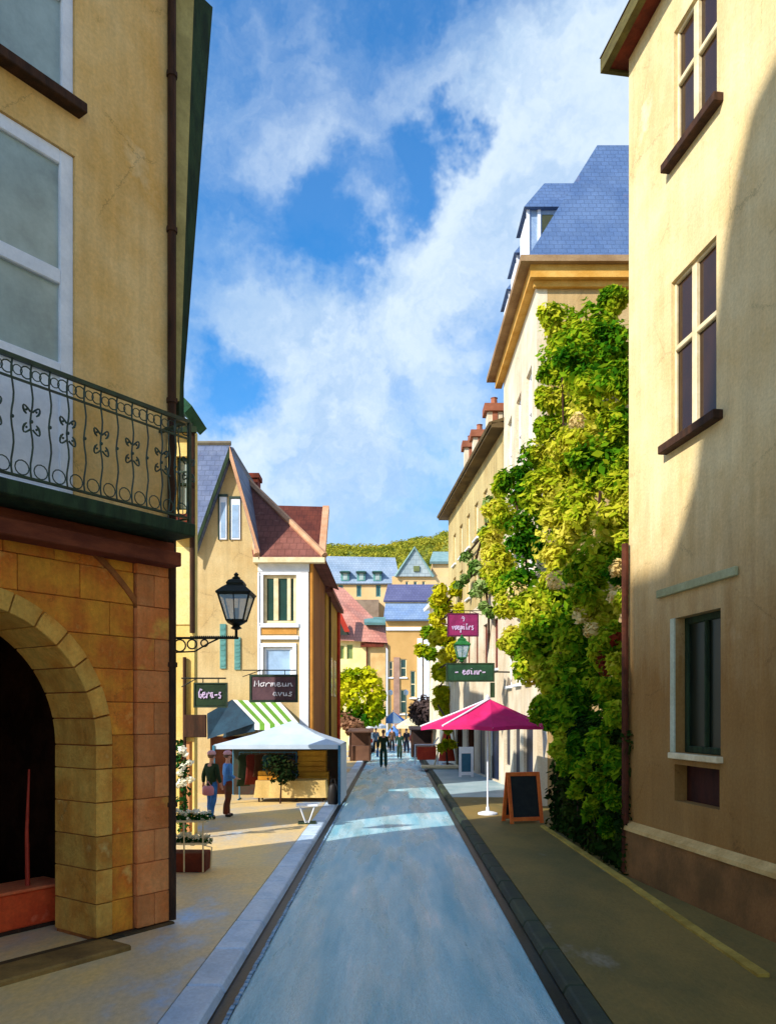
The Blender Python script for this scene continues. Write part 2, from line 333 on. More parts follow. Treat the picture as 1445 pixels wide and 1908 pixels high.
# kerb stones, one by one
kerb_pale = M('pale_kerb_stone', S(206, 222, 238), S(176, 200, 222), scale=2.2, rough=.5, bump=.3, rnd=.1)
kerb_dark = M('dark_kerb_stone', S(60, 70, 50), S(40, 52, 44), scale=2, rough=.7, bump=.3, rnd=.2)
def kerb(name, x0, x1, mat, lean):
    root = bpy.data.objects.new(name, None); C.objects.link(root); root.location = (x0, 0, 0); root['kind'] = 'structure'
    w_ = x1 - x0; s0 = MB()
    a = [(0, .01, 0), (w_, .01, 0), (w_ - (lean if lean > 0 else 0), .01, .1), (-(lean if lean < 0 else 0), .01, .1)]
    s0.prism(a, [(x, .99, z) for x, y, z in a])
    st = s0.build('kerb_stone', mat, root, bevel=.018, local=True)
    for i in range(56):
        o = st if i == 0 else st.copy()
        if i: C.objects.link(o); o.parent = root
        o.location = (0, -2 + i * 1.25, .004 * random.random()); o.scale = (1, 1.25, 1)
kerb('left_kerb', KL - .40, KL, kerb_pale, .05)
kerb('right_kerb', KR, KR + .24, kerb_dark, -.05)
gm = M('dark_gutter', S(22, 44, 56), S(14, 28, 38), scale=2, rough=.4, bump=.3, stretch=(1, .3, 1))
g = bpy.data.objects.new('gutter', None); C.objects.link(g); g['kind'] = 'structure'
MB().add([(KL, -8, .006), (KL + .17, -8, .013), (KL + .17, 78, .013), (KL, 78, .006)], [(0, 1, 2, 3)]).build('channel', gm, g)
MB().add([(KR - .14, -8, .016), (KR, -8, .006), (KR, 78, .006), (KR - .14, 78, .016)], [(0, 1, 2, 3)]).build('channel', gm, g)
sett_m = M('blue_sett', S(150, 186, 214), S(90, 130, 160), scale=6, rough=.5, rnd=.25)
s0 = MB().box(-.022, .022, -.05, .05, 0, .016).build('sett', sett_m, g, bevel=.006, local=True)
for i in range(150):
    o = s0 if i == 0 else s0.copy()
    if i: C.objects.link(o); o.parent = g
    o.location = (KL + .15 + random.uniform(-.006, .006), 6.6 + i * .125, .018)

# ------------------------------------------------------------------ left corner house
LC = Vector((Xat(312, GY(1735)), GY(1735), 0))
lf = Fac(LC.x, LC.y, -.712, -1, 1)
house = thing('corner_house', 'ochre corner house with white windows, iron balcony and orange stone archway', 'house', LC, math.atan2(lf.dy, lf.dx))
ZG, ZT = 4.86, 12.5
W = 16.5; DEP = 4.7
A = dict(u0=1.32, u1=2.85)
wA = (A['u0'], A['u1'], 9.82, 12.3); wB = (A['u0'], A['u1'], 5.18, 9.24); wC = (4.4, 5.9, 5.18, 9.24); wD = (4.4, 5.9, 9.82, 12.3)
mb = MB().wall(lf, 0, W, ZG, ZT, [wA, wB, wC, wD], .42)
mb.add([lf.pt(0, 0, 0), lf.pt(0, -DEP, 0), lf.pt(0, -DEP, ZT), lf.pt(0, 0, ZT)], [(0, 1, 2, 3)])
mb.add([lf.pt(W, 0, 0), lf.pt(W, -DEP, 0), lf.pt(W, -DEP, ZT), lf.pt(W, 0, ZT)], [(0, 1, 2, 3)])
mb.add([lf.pt(0, -DEP, 0), lf.pt(W, -DEP, 0), lf.pt(W, -DEP, ZT), lf.pt(0, -DEP, ZT)], [(0, 1, 2, 3)])
mb.build('upper_wall', ochre, house)
mb = MB().fbox(lf, -.45, W + .3, .4, -DEP - .3, ZT + .003, ZT + .22)
mb.slab([lf.pt(-.45, .4, ZT + .22), lf.pt(W, .4, ZT + .22), lf.pt(W, -DEP / 2, ZT + 1.6), lf.pt(-.45, -DEP / 2, ZT + 1.6)], .1)
mb.build('roof', brown_red, house)
def french_window(fa, root, hole, bars, mats, fw=.16, panel=None, sill=None, setback=.10, mull=None):
    u0, u1, z0, z1 = hole
    fm, pm, sm = mats
    m = MB(); g0, g1 = -setback - .06, -setback
    m.fbox(fa, u0, u0 + fw, g0, g1, z0, z1); m.fbox(fa, u1 - fw, u1, g0, g1, z0, z1)
    m.fbox(fa, u0 + fw, u1 - fw, g0, g1, z1 - fw, z1); m.fbox(fa, u0 + fw, u1 - fw, g0, g1, z0, z0 + fw)
    for z, t in bars: m.fbox(fa, u0 + fw, u1 - fw, g0 + .004, g1 + .012, z - t / 2, z + t / 2)
    for uu, t in (mull or []): m.fbox(fa, uu - t / 2, uu + t / 2, g0 + .008, g1 + .02, z0 + fw, z1 - fw)
    f = m.build('window', fm, root, bevel=.012)
    zz = [z0 + fw] + [z for z, t in bars] + [z1 - fw]; uu = [u0 + fw] + [a for a, t in (mull or [])] + [u1 - fw]
    for i in range(len(zz) - 1):
        for j in range(len(uu) - 1):
            if panel and i < panel: MB().fbox(fa, uu[j], uu[j + 1], g0 + .01, g0 + .035, zz[i], zz[i + 1]).build('door_panel', fm, f)
            else: MB().fbox(fa, uu[j], uu[j + 1], g0 + .01, g0 + .02, zz[i], zz[i + 1]).build('pane', pm, f)
    # a closed dark room behind the glass
    if sill:
        s = MB().fbox(fa, u0 - sill[0], u1 + sill[0], -setback + .004, sill[1], z0 - sill[2], z0 - .003); s.build('sill', sm, f, bevel=.01)
    return f
def surround(fa, root, hole, wd, mat, o=.05, bottom=True):
    u0, u1, z0, z1 = hole; m = MB()
    m.fbox(fa, u0 - wd, u0 - .002, -.1, o, z0, z1); m.fbox(fa, u1 + .002, u1 + wd, -.1, o, z0, z1); m.fbox(fa, u0 - wd, u1 + wd, -.1, o, z1 + .002, z1 + wd)
    if bottom: m.fbox(fa, u0 - wd, u1 + wd, -.1, o, z0 - wd * .7, z0 - .002)
    return m.build('window_surround', mat, root, bevel=.01)
for h in (wA, wD):
    french_window(lf, house, h, [(h[2] + 1.2, .14)], (white, pane_grey, darkwood), .15, None, (.06, .16, .12), .03)
for h in (wB, wC):
    french_window(lf, house, h, [(6.72, .16), (7.78, .17)], (white, pane_grey, darkwood), .17, 1, None, .03)
# ground floor: thick arched wall faced with stone blocks
UC, ZC, RA, RO = 2.60, 2.42, 1.56, 1.77
def arcpts(r, a0, a1, n): return [(UC - r * math.cos(R(a0 + (a1 - a0) * i / n)), ZC + r * math.sin(R(a0 + (a1 - a0) * i / n))) for i in range(n + 1)]
TH = .82
poly = [(.02, 0), (.02, ZG - .004), (W, ZG - .004), (W, 0), (UC + RA, 0)] + arcpts(RA, 180, 0, 24) + [(UC - RA, 0)]
MB().fprism(lf, poly, -TH, -.03).build('arcade_wall', mortar, house)
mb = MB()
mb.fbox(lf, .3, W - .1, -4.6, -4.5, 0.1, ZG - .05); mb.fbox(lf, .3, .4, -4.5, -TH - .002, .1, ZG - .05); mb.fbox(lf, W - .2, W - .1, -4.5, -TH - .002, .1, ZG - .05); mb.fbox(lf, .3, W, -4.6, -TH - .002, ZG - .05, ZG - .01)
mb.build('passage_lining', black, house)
def block(poly, o0, o1, mat, root=house, name='stone_block'):
    return MB().fprism(lf, poly, o0, o1).build(name, mat, root, bevel=.008)
g_ = .007
def edge(z, r=RO): return UC - r if z <= ZC else (UC - math.sqrt(r * r - (z - ZC) ** 2) if z - ZC < r else None)
ch = .40; zz = .14; row = 0
while zz < ZG - .12:
    z1 = min(zz + ch, ZG - .03)
    # corner pilaster
    cuts = [.0, .50] if row % 2 else [.0, .24, .50]
    for a, b in zip(cuts, cuts[1:]): block([(a + g_ / 2, zz + g_ / 2), (b - g_ / 2, zz + g_ / 2), (b - g_ / 2, z1 - g_ / 2), (a + g_ / 2, z1 - g_ / 2)], -.12, .045 + random.uniform(0, .01), stone_pink)
    e0, e1 = edge(zz), edge(z1)
    if e1 is None: e0 = e1 = 5.4
    a = .52
    while a < max(e0, e1) - .02:
        step = .62 + random.uniform(-.1, .14); b = a + step
        if row % 2 and a == .52: b = a + .34
        r0, r1 = b, b
        if b > min(e0, e1) - .16: r0, r1 = e0, e1
        block([(a + g_ / 2, zz + g_ / 2), (max(r0, a + .03) - g_ / 2, zz + g_ / 2), (max(r1, a + .03) - g_ / 2, z1 - g_ / 2), (a + g_ / 2, z1 - g_ / 2)], -.05, random.uniform(-.006, .012), stone)
        if b > min(e0, e1) - .16: break
        a = b
    zz = z1; row += 1
# jamb stones and voussoirs run through the thickness of the arch
z0 = .14
while z0 < ZC - .05:
    z1 = min(z0 + .40, ZC)
    for sgn in (-1, 1):
        a, b = UC + sgn * (RA - .02), UC + sgn * (RO - .008); a, b = min(a, b), max(a, b)
        block([(a, z0 + .006), (b, z0 + .006), (b, z1 - .006), (a, z1 - .006)], -TH - .01, .03, stone_pale)
    z0 = z1
nv = 15
for i in range(nv):
    a0, a1 = 180 * i / nv + .35, 180 * (i + 1) / nv - .35
    block(arcpts(RA - .02, a0, a1, 3) + arcpts(RO - .008, a1, a0, 3), -TH - .01, .03 + random.uniform(0, .008), stone_pale, name='voussoir')
m = MB(); pts = arcpts(2.74, 50, 106, 16)
for (a, b), (c, d) in zip(pts, pts[1:]):
    pass
hood = [q for q in arcpts(2.74, 24, 62, 14)]
m.fprism(lf, [q for q in arcpts(2.70, 24, 60, 14) if q[1] < ZG - .06] + [q for q in arcpts(2.77, 60, 24, 14) if q[1] < ZG - .06], -.03, .035)
m.build('hood_mould', mortar, house)
MB().fbox(lf, -.05, W, -.1, .10, -.05, .13).build('plinth', M('dark_plinth', S(96, 70, 36), S(52, 44, 26), scale=2, bump=.5), house, bevel=.02)
MB().fbox(lf, 1.0, W, .10, .62, -.05, .16).build('step', M('step_stone', S(150, 116, 60), S(110, 84, 44), scale=2, bump=.5), house, bevel=.02)
mb = MB().fbox(lf, .0, W, -.02, .14, ZG - .02, ZG + .116); mb.fbox(lf, .02, W, -.02, .30, 4.66, 4.835)
mb.build('cornice', brown_red, house, bevel=.01)
mb = MB().fbox(lf, .08, 4.2, .0, .64, 4.98, 5.14)
mb.build('balcony_slab', greenwood, house, bevel=.015)
# wrought iron railing
UP = Vector((0, 0, 1)); UD = Vector((lf.dx, lf.dy, 0)); OUT = Vector((-lf.dy, lf.dx, 0))
RB, RT, RP = 5.20, 6.38, .56
mb = MB(); mb.fbox(lf, .12, 4.15, RP - .022, RP + .022, RT, RT + .045); mb.fbox(lf, .12, 4.15, RP - .012, RP + .012, RT - .20, RT - .18); mb.fbox(lf, .12, 4.15, RP - .015, RP + .015, RB, RB + .025)
mb.fbox(lf, .10, .14, .0, RP, RT, RT + .04); mb.fbox(lf, .11, .13, 0, RP, RB, RB + .025); mb.fbox(lf, .10, .14, RP - .02, RP + .02, 5.14, RT)
rail = mb.build('balcony_railing', iron, house)
bal = None; i = 0; u = .13
def baluster(u, o):
    m = MB(); n = 15
    m.tube([lf.pt(u + .014 * math.sin(k / (n - 1) * math.pi * 5), o, RB + (RT - RB) * k / (n - 1)) for k in range(n)], .0105, 5)
    m.ball(lf.pt(u, o, RB + .60), .02, 5); return m
step = .205
while u < 4.1:
    baluster(u, RP).build('baluster', iron, rail)
    c = u + step / 2
    for cu, cz, r, th in ((c - .047, RT - .095, .062, .0075), (c + .047, RT - .095, .05, .006), (c, RB + .105, .075, .007)):
        MB().ring(lf.pt(cu, RP, cz), r, th, UD, UP, 12).build('scroll', iron, rail)
    if i % 2 == 0:
        m = MB()
        for dz in (.52, .70):
            for sg in (-1, 1):
                pts = [lf.pt(u + sg * (.012 + .08 * math.sin(t * 2.6)), RP, RB + dz + .05 * math.sin(t * 4.2) * (1 if dz > .6 else -1) + .012 * t) for t in [k / 7 for k in range(8)]]
                m.tube(pts, [.011, .010, .009, .009, .010, .012, .013, .008], 5)
                m.ball(lf.pt(u + sg * .055, RP, RB + dz + .012), .013, 5)
        m.build('leaf_ornament', iron, rail)
    u += step; i += 1
for o in (.18, .37): baluster(.12, o).build('baluster', iron, rail)
# corner trim: downpipe, buff strip and flared dark green board
mb = MB().tube([lf.pt(-.03, .05, .15), lf.pt(-.03, .05, ZT)], .055, 8)
for z in (1.6, 3.4, 6.8, 9, 11): mb.tube([lf.pt(-.03, .05, z), lf.pt(-.03, .05, z + .06)], .072, 8)
mb.build('downpipe', darkwood, house, smooth=False)
MB().fprism(lf, [(-.09, 6.9), (-.09, ZT), (-.46, ZT), (-.21, 6.9)], -.25, -.02).build('corner_strip', buff, house)
zb = lf.uz(345, 700)[1]
MB().fprism(lf, [(-.212, zb - .6), (-.462, ZT), (-.80, ZT), (-.30, zb - .1), (-.30, zb - .6)], -.3, -.04).build('flared_board', greenwood, house)
# ------------------------------------------------------------------ what stands in the archway
gp = G(60, 1724)
an = math.atan2(lf.dy, lf.dx)
t = thing('counter', 'low orange counter with a thin red pole inside the dark archway', 'counter', gp, an)
MB().box(-.30, 1.6, -.26, .26, .06, .50).build('body', orange, t, bevel=.02, local=True)
MB().box(-.33, 1.63, -.29, .29, .50, .54).build('top', M('orange_top', S(232, 120, 70), S(226, 96, 50), scale=3), t, bevel=.01, local=True)
MB().box(-.26, 1.56, -.22, .22, 0, .06).build('toe_board', darkwood, t, local=True)
MB().tube([(.12, .1, .54), (.13, .1, 1.2), (.10, .1, 2.0)], [.03, .024, .012], 8).build('pole', red, t, local=True)

# ------------------------------------------------------------------ narrow yellow house behind the corner
yellow = M('yellow_plaster', S(236, 208, 130), S(222, 186, 98), S(240, 220, 160), scale=.8, bump=.3)
Y2 = 18.0; f2 = front(Y2)
x1 = Xat(362, Y2); x0 = x1 - 1.75
nh = thing('narrow_house', 'narrow pale yellow house between corner house and slate roofed gable, green canopy at top', 'house', (x1 - .9, Y2, 0))
zt = Zat(800, Y2)
w1 = (Xat(326, Y2), Xat(352, Y2), Zat(1165, Y2), Zat(1020, Y2)); w0 = (Xat(328, Y2), Xat(350, Y2), Zat(950, Y2), Zat(850, Y2))
w3 = (Xat(334, Y2), Xat(358, Y2), .15, Zat(1382, Y2))
mb = MB().wall(f2, x0, x1, 0, zt, [w0, w3], .3)
mb.box(x0, x0 + .2, Y2 + .301, Y2 + 1.6, 0, zt); mb.prism([(x1, Y2 + .301, 0), (x1 - .2, Y2 + .301, 0), (x1 - .95, Y2 + 1.8, 0), (x1 - .75, Y2 + 1.8, 0)], [(x1, Y2 + .301, zt), (x1 - .2, Y2 + .301, zt), (x1 - .95, Y2 + 1.8, zt), (x1 - .75, Y2 + 1.8, zt)]); mb.box(x0, x1 - .76, Y2 + 1.801, Y2 + 2.0, 0, zt)
mb.build('wall', yellow, nh)
MB().slab([(x0, Y2 - .2, zt), (x1 + .1, Y2 - .2, zt), (x1 - .7, Y2 + 2.1, zt + .5), (x0, Y2 + 2.1, zt + .5)], .12).build('roof', greenwood, nh)
french_window(f2, nh, w0, [((w0[2] + w0[3]) / 2, .06)], (greenwood, pane_grey, greenwood), .06)
MB().fbox(f2, w1[0], w1[1] + .05, 0.002, .03, w1[2], w1[3]).build('plaster_panel', M('pale_panel', S(246, 228, 164), S(236, 214, 140)), nh, bevel=.02)
d = MB().fbox(f2, w3[0], w3[1], -.12, -.06, w3[2], w3[3]).build('door', M('salmon_door', S(206, 150, 100), S(180, 120, 76), stretch=(3, 1, .6)), nh)
MB().ball(f2.pt(w3[1] - .06, -.04, 1.1), .03, 6).build('handle', iron, d)
mb = MB().tube([f2.pt(Xat(345, Y2), .06, .1), f2.pt(Xat(345, Y2), .06, Zat(1225, Y2))], .04, 8); mb.tube([f2.pt(x1 - .03, .06, Zat(1180, Y2)), f2.pt(x1 - .03, .06, zt)], .06, 8)
mb.build('downpipe', darkwood, nh)
mb = MB().fbox(f2, Xat(318, Y2), x1 + .02, .0, .4, Zat(1000, Y2), Zat(965, Y2)); mb.build('balcony_slab', redwood, nh, bevel=.02)
mb = MB(); zr = Zat(965, Y2)
for k in range(7): mb.tube([f2.pt(Xat(320, Y2) + k * .085, .36, zr), f2.pt(Xat(320, Y2) + k * .085, .36, zr + .9)], .011, 5)
mb.fbox(f2, Xat(318, Y2), x1 + .02, .345, .375, zr + .9, zr + .94); mb.build('balcony_railing', iron, nh)
# green canopy and glazed lantern on the roof
xa, xb = Xat(318, Y2), Xat(372, Y2)
mb = MB().slab([(xa, Y2 - .7, Zat(722, Y2)), (xb, Y2 - .7, Zat(778, Y2)), (xb, Y2 + .7, Zat(778, Y2)), (xa, Y2 + .7, Zat(722, Y2))], .22)
mb.build('canopy', M('green_canopy', S(40, 92, 62), S(30, 64, 48), scale=3, bump=.4), nh)
mb = MB(); za = zt + .35
for xx in (Xat(326, Y2), Xat(340, Y2), Xat(358, Y2)): mb.box(xx - .03, xx + .03, Y2 - .1, Y2 - .04, zt, Zat(768 if xx > Xat(350, Y2) else 745, Y2))
gl = mb.build('glazing_frame', greenwood, nh)
MB().box(Xat(328, Y2), Xat(356, Y2), Y2 - .06, Y2 - .05, zt + .1, Zat(766, Y2)).build('pane', pane_blue, gl)
MB().fbox(f2, Xat(345, Y2), Xat(386, Y2), .05, .12, Zat(1374, Y2), Zat(1332, Y2)).build('brown_board', darkwood, nh, bevel=.01)

# ------------------------------------------------------------------ lanterns
lamp_iron = M('black_green_iron', S(30, 34, 24), S(22, 26, 18), scale=8, rough=.5)
lamp_glass = bpy.data.materials.new('lantern_glass'); lamp_glass.use_nodes = True
q = lamp_glass.node_tree.nodes['Principled BSDF']; q.inputs['Base Color'].default_value = S(176, 206, 226); q.inputs['Roughness'].default_value = .12; q.inputs['Alpha'].default_value = .55
burner_m = M('burner', S(226, 196, 130), S(200, 160, 90))
def lantern(root, c, h, im, arm=None):
    """four sided lantern: c is the bottom centre, h its height"""
    c = Vector(c); b = h * .145; t_ = h * .265; z0, z1 = h * .16, h * .60
    m = MB(); m.lathe(c, [(h * .03, 0), (h * .10, h * .03), (h * .06, h * .07), (h * .15, h * .12), (b * 1.25, z0)], 12); m.build('base', im, root)
    cor = lambda r, z: [c + Vector((sx * r, sy * r, z)) for sx, sy in ((-1, -1), (1, -1), (1, 1), (-1, 1))]
    m = MB()
    for k in range(4):
        m.tube([cor(b, z0)[k], cor(t_, z1)[k]], h * .017, 5); m.tube([cor(b, z0)[k], cor(b, z0)[(k + 1) % 4]], h * .015, 5); m.tube([cor(t_, z1)[k], cor(t_, z1)[(k + 1) % 4]], h * .02, 5)
    for k in range(2): m.tube([(cor(b, z0)[0 if k == 0 else 3] + cor(b, z0)[1 if k == 0 else 2]) / 2, (cor(t_, z1)[0 if k == 0 else 3] + cor(t_, z1)[1 if k == 0 else 2]) / 2], h * .008, 4)
    m.build('frame', im, root)
    for k in range(4):
        a, bb = cor(b * .97, z0), cor(t_ * .97, z1)
        MB().add([a[k], a[(k + 1) % 4], bb[(k + 1) % 4], bb[k]], [(0, 1, 2, 3)]).build('glass_pane', lamp_glass, root)
    m = MB(); m.lathe(c + Vector((0, 0, z1)), [(t_ * 1.55, 0), (t_ * 1.6, h * .03), (t_ * 1.1, h * .12), (t_ * .75, h * .17), (t_ * .8, h * .20), (t_ * .62, h * .25), (t_ * .30, h * .28)], 4, rot=math.pi / 4); m.build('cap', im, root)
    m = MB(); m.lathe(c + Vector((0, 0, z1 + h * .27)), [(h * .06, 0), (h * .075, h * .03), (h * .03, h * .06), (h * .045, h * .09), (.002, h * .13)], 10); m.build('finial', im, root)
    m = MB(); m.lathe(c + Vector((0, 0, z0)), [(h * .045, 0), (h * .045, h * .10), (h * .06, h * .12), (h * .03, h * .22)], 10); m.build('burner', burner_m, root)
YL = LC.y + .05
lc = P(440, 1174, YL); ax = Xat(320, YL)
t = thing('wall_lantern', 'black iron lantern on a scrolled bracket arm fixed to the corner house', 'lantern', (ax, YL, Zat(1190, YL)))
lantern(t, lc, (1174 - 1066) * YL / F, lamp_iron)
m = MB(); za = Zat(1189, YL); m.tube([(ax, YL, za), (lc.x + .03, YL, za)], .017, 6); m.tube([(lc.x, YL, za), lc], .02, 6)
m.tube([(ax, YL, Zat(1216, YL)), (ax + .30, YL, Zat(1214, YL)), (ax + .46, YL, Zat(1200, YL)), (ax + .62, YL, za)], .011, 6)
XA, ZA_ = Vector((1, 0, 0)), Vector((0, 0, 1))
for i, r in enumerate((.078, .06, .045)): m.ring((ax + .10 + .16 * i, YL, za - .02 - r), r, .011, XA, ZA_, 14)
m.box(ax - .03, ax + .005, YL - .03, YL + .03, za - .26, za + .1)
for k in range(22): m.ball((ax + .25 + k * .027, YL, za + .02), .012, 4)
m.build('bracket', lamp_iron, t)

# ------------------------------------------------------------------ gable house on the left
slate = M('blue_grey_slate', S(112, 122, 146), S(92, 104, 132), S(128, 120, 140), scale=1.5, rough=.6, bump=.4, tile=(.3, .22, 'X'))
redtile = M('red_brown_tile', S(138, 86, 74), S(116, 68, 58), S(152, 106, 92), scale=1.6, bump=.5, tile=(.24, .26, 'X'))
gable_y = M('gold_plaster', S(208, 184, 134), S(194, 164, 110), S(216, 196, 150), scale=.7, bump=.3, streak=.16)
pinktrim = M('pink_trim', S(206, 160, 124), S(190, 140, 104), scale=2)
YG = 27.0; fg = front(YG)
gx = lambda px: Xat(px, YG)
gz = lambda py: Zat(py, YG)
gh = thing('gable_house', 'golden house with tall pointed gable, slate and red roofs and white dressed windows', 'house', (gx(478), YG, 0))
gl, gr_ = gx(350), gx(478)
hw = [(gx(409), gx(423), gz(1006), gz(926)), (gx(430), gx(448), gz(1006), gz(930))]
poly = [(gl, 0), (gl, gz(1010)), (gx(371), gz(1010)), (gx(431), gz(840)), (gr_, gz(1010)), (gr_, 0)]
MB().fprism(fg, poly, -5, 0).build('gable_wall', gable_y, gh)
for h in hw:
    f = MB().fbox(fg, h[0], h[1], .004, .05, h[2], h[3]); f = f.build('window', white, gh, bevel=.01)
    MB().fbox(fg, h[0] + .05, h[1] - .05, .051, .06, h[2] + .06, h[3] - .2).build('pane', pane_blue, f)
    m = MB(); m.fbox(fg, h[0] - .045, h[0] - .003, .003, .07, h[2], h[3]); m.fbox(fg, h[0] - .045, h[1] + .03, .003, .07, h[3] + .002, h[3] + .08); m.build('dark_trim', iron, f)
# gable roof slopes (run back from the front)
ap = Vector((gx(431), YG - .25, gz(836))); lb = Vector((gx(362), YG - .25, gz(1030))); rb = Vector((gx(486), YG - .25, gz(1030)))
bk = Vector((0, 5.2, 0))
MB().slab([ap, lb, lb + bk, ap + bk], .12).build('gable_roof', slate, gh)
MB().slab([ap + Vector((0, 0, .02)), rb, rb + bk, ap + bk + Vector((0, 0, .02))], .12).build('gable_roof', slate, gh)
m = MB()
m.prism([ap, lb, lb - Vector((0, 0, .28)), ap - Vector((0, 0, .34))], [v + Vector((0, -.06, 0)) for v in (ap, lb, lb - Vector((0, 0, .28)), ap - Vector((0, 0, .34)))]); m.build('bargeboard', greenwood, gh)
m = MB()
m.prism([ap, rb, rb - Vector((0, 0, .34)), ap - Vector((0, 0, .40))], [v + Vector((0, -.07, 0)) for v in (ap, rb, rb - Vector((0, 0, .34)), ap - Vector((0, 0, .40)))]); m.build('bargeboard', pinktrim, gh)
# slate main roof behind to the left
MB().slab([P(300, 828, 30), P(428, 828, 30), P(380, 1016, 27.4), P(300, 1016, 27.4)], .15).build('slate_roof', slate, gh)
m = MB().tube([P(300, 826, 30), P(430, 826, 30)], .09, 6); m.build('ridge', M('ridge_clay', S(120, 112, 92), S(104, 84, 66)), gh)
# right wing
wx0, wx1 = gr_ + .003, gx(575)
ze = gz(1042)
hU = (gx(491), gx(552), gz(1162), gz(1072)); hL = (gx(491), gx(545), gz(1262), gz(1206)); 
m = MB().wall(fg, wx0, wx1, 0, ze, [hU, hL], .3); m.box(wx1 - .3, wx1, YG + .301, YG + 5, 0, ze)
m.build('wing_wall', gable_y, gh)
french_window(fg, gh, hU, [], (offwhite, pane_green, white), .10, None, (.1, .1, .14), .05, [(gx(514), .16), (gx(538), .12)])
french_window(fg, gh, hL, [], (white, pane_blue, white), .09, None, (.08, .1, .12), .05)
surround(fg, gh, hU, .14, white); surround(fg, gh, hL, .13, white)
m = MB(); m.fbox(fg, gx(481), wx1 + .02, .003, .07, gz(1066), gz(1048)); m.fbox(fg, gx(558), gx(575), .003, .06, .2, gz(1067)); m.fbox(fg, gx(480), gx(486), .003, .05, 2.2, gz(1067)); m.fbox(fg, gx(484), gx(557), .003, .09, gz(1192), gz(1185))
m.build('white_pilaster', white, gh, bevel=.01)
m = MB(); m.fbox(fg, gx(488), gx(553), .003, .03, gz(1182), gz(1167)); m.build('ochre_panel', M('ochre_panel', S(206, 150, 74), S(190, 132, 56)), gh)
# hipped red roof of the wing
e0 = Vector((gx(474), YG - .3, ze + .02)); e1 = Vector((gx(606), YG - .3, gz(1040))); e2 = Vector((gx(606), YG + 7, ze + .02)); pk = P(449, 886, 30.5)
e1.z = ze + .02
m = MB(); m.add([e0, e1, pk], [(0, 1, 2)]); m.add([e1, e2, pk], [(0, 1, 2)]); m.add([e0, e2, pk], [(0, 1, 2)]); m.add([e0, e1, e2], [(0, 1, 2)]); m.build('red_roof', redtile, gh)
m = MB().tube([e1 + Vector((0, 0, .04)), pk + Vector((0, 0, .05))], .12, 6); m.tube([e0 + Vector((.12, -.05, .06)), P(452, 900, 29.5)], .08, 6); m.build('hip_tiles', pinktrim, gh)
m = MB().fbox(fg, gx(474), gx(606), .02, .32, ze - .16, ze + .01); m.build('eaves', offwhite, gh)
m = MB(); cpos = P(469, 886, 31.5); m.box(cpos.x - .28, cpos.x + .28, 31.2, 31.9, cpos.z - 2.4, cpos.z - .18); m.box(cpos.x - .34, cpos.x + .34, 31.14, 31.96, cpos.z - .179, cpos.z); m.build('chimney', redwood, gh)
# shutters, awning on the gable wall
teal = M('teal_paint', S(104, 158, 152), S(84, 136, 132), stretch=(1, 1, 3))
for a, b, c, d in ((410, 421, 1246, 1163), (437, 448, 1248, 1188)):
    m = MB().fbox(fg, gx(a), gx(b), .003, .05, gz(c), gz(d)); 
    for k in range(8): zk = gz(c) + .08 + k * (gz(d) - gz(c) - .1) / 8; m.fbox(fg, gx(a) + .03, gx(b) - .03, .051, .065, zk, zk + .07)
    m.build('shutter', teal, gh)
# striped awning
gstripe = M('green_stripe', S(112, 160, 54), S(88, 138, 40)); wstripe = M('white_stripe', S(238, 240, 226), S(226, 228, 214))
aw = bpy.data.objects.new('awning_pivot', None)
bpy.data.objects.remove(aw)
m = MB(); n = 9; ys_ = YG - .02
tl, tr = Vector((gx(432), YG - .03, gz(1304))), Vector((gx(522), YG - .03, gz(1308)))
bl, br_ = Vector((Xat(474, YG - 1.6), YG - 1.6, Zat(1348, YG - 1.6))), Vector((Xat(560, YG - 1.6), YG - 1.6, Zat(1352, YG - 1.6)))
for k in range(n):
    a, b = k / n, (k + 1) / n
    m.slab([tl.lerp(tr, a), tl.lerp(tr, b), bl.lerp(br_, b), bl.lerp(br_, a)], .03, 0 if k % 2 == 0 else 1)
    m.prism([bl.lerp(br_, a), bl.lerp(br_, b), bl.lerp(br_, b) - Vector((0, 0, .2)), bl.lerp(br_, a) - Vector((0, 0, .2))], [v + Vector((0, -.01, 0)) for v in (bl.lerp(br_, a), bl.lerp(br_, b), bl.lerp(br_, b) - Vector((0, 0, .2)), bl.lerp(br_, a) - Vector((0, 0, .2)))], 0 if k % 2 == 0 else 1)
m.build('striped_awning', [wstripe, gstripe], gh)
m = MB(); m.prism([tl, bl, bl - Vector((0, 0, .25)), Vector((tl.x - .3, YG - .03, bl.z - .5))], [v + Vector((.03, 0, 0)) for v in (tl, bl, bl - Vector((0, 0, .25)), Vector((tl.x - .3, YG - .03, bl.z - .5)))])
m.add([tl, (gx(392), YG - .5, gz(1330)), (gx(398), YG - .9, gz(1376)), bl], [(0, 1, 2, 3)])
m.build('awning_side', M('dark_teal_cloth', S(34, 62, 78), S(26, 48, 62), scale=2), gh)
m = MB().fbox(fg, gx(392), gx(470), .003, .03, .1, gz(1372)); m.build('shop_opening', black, gh)
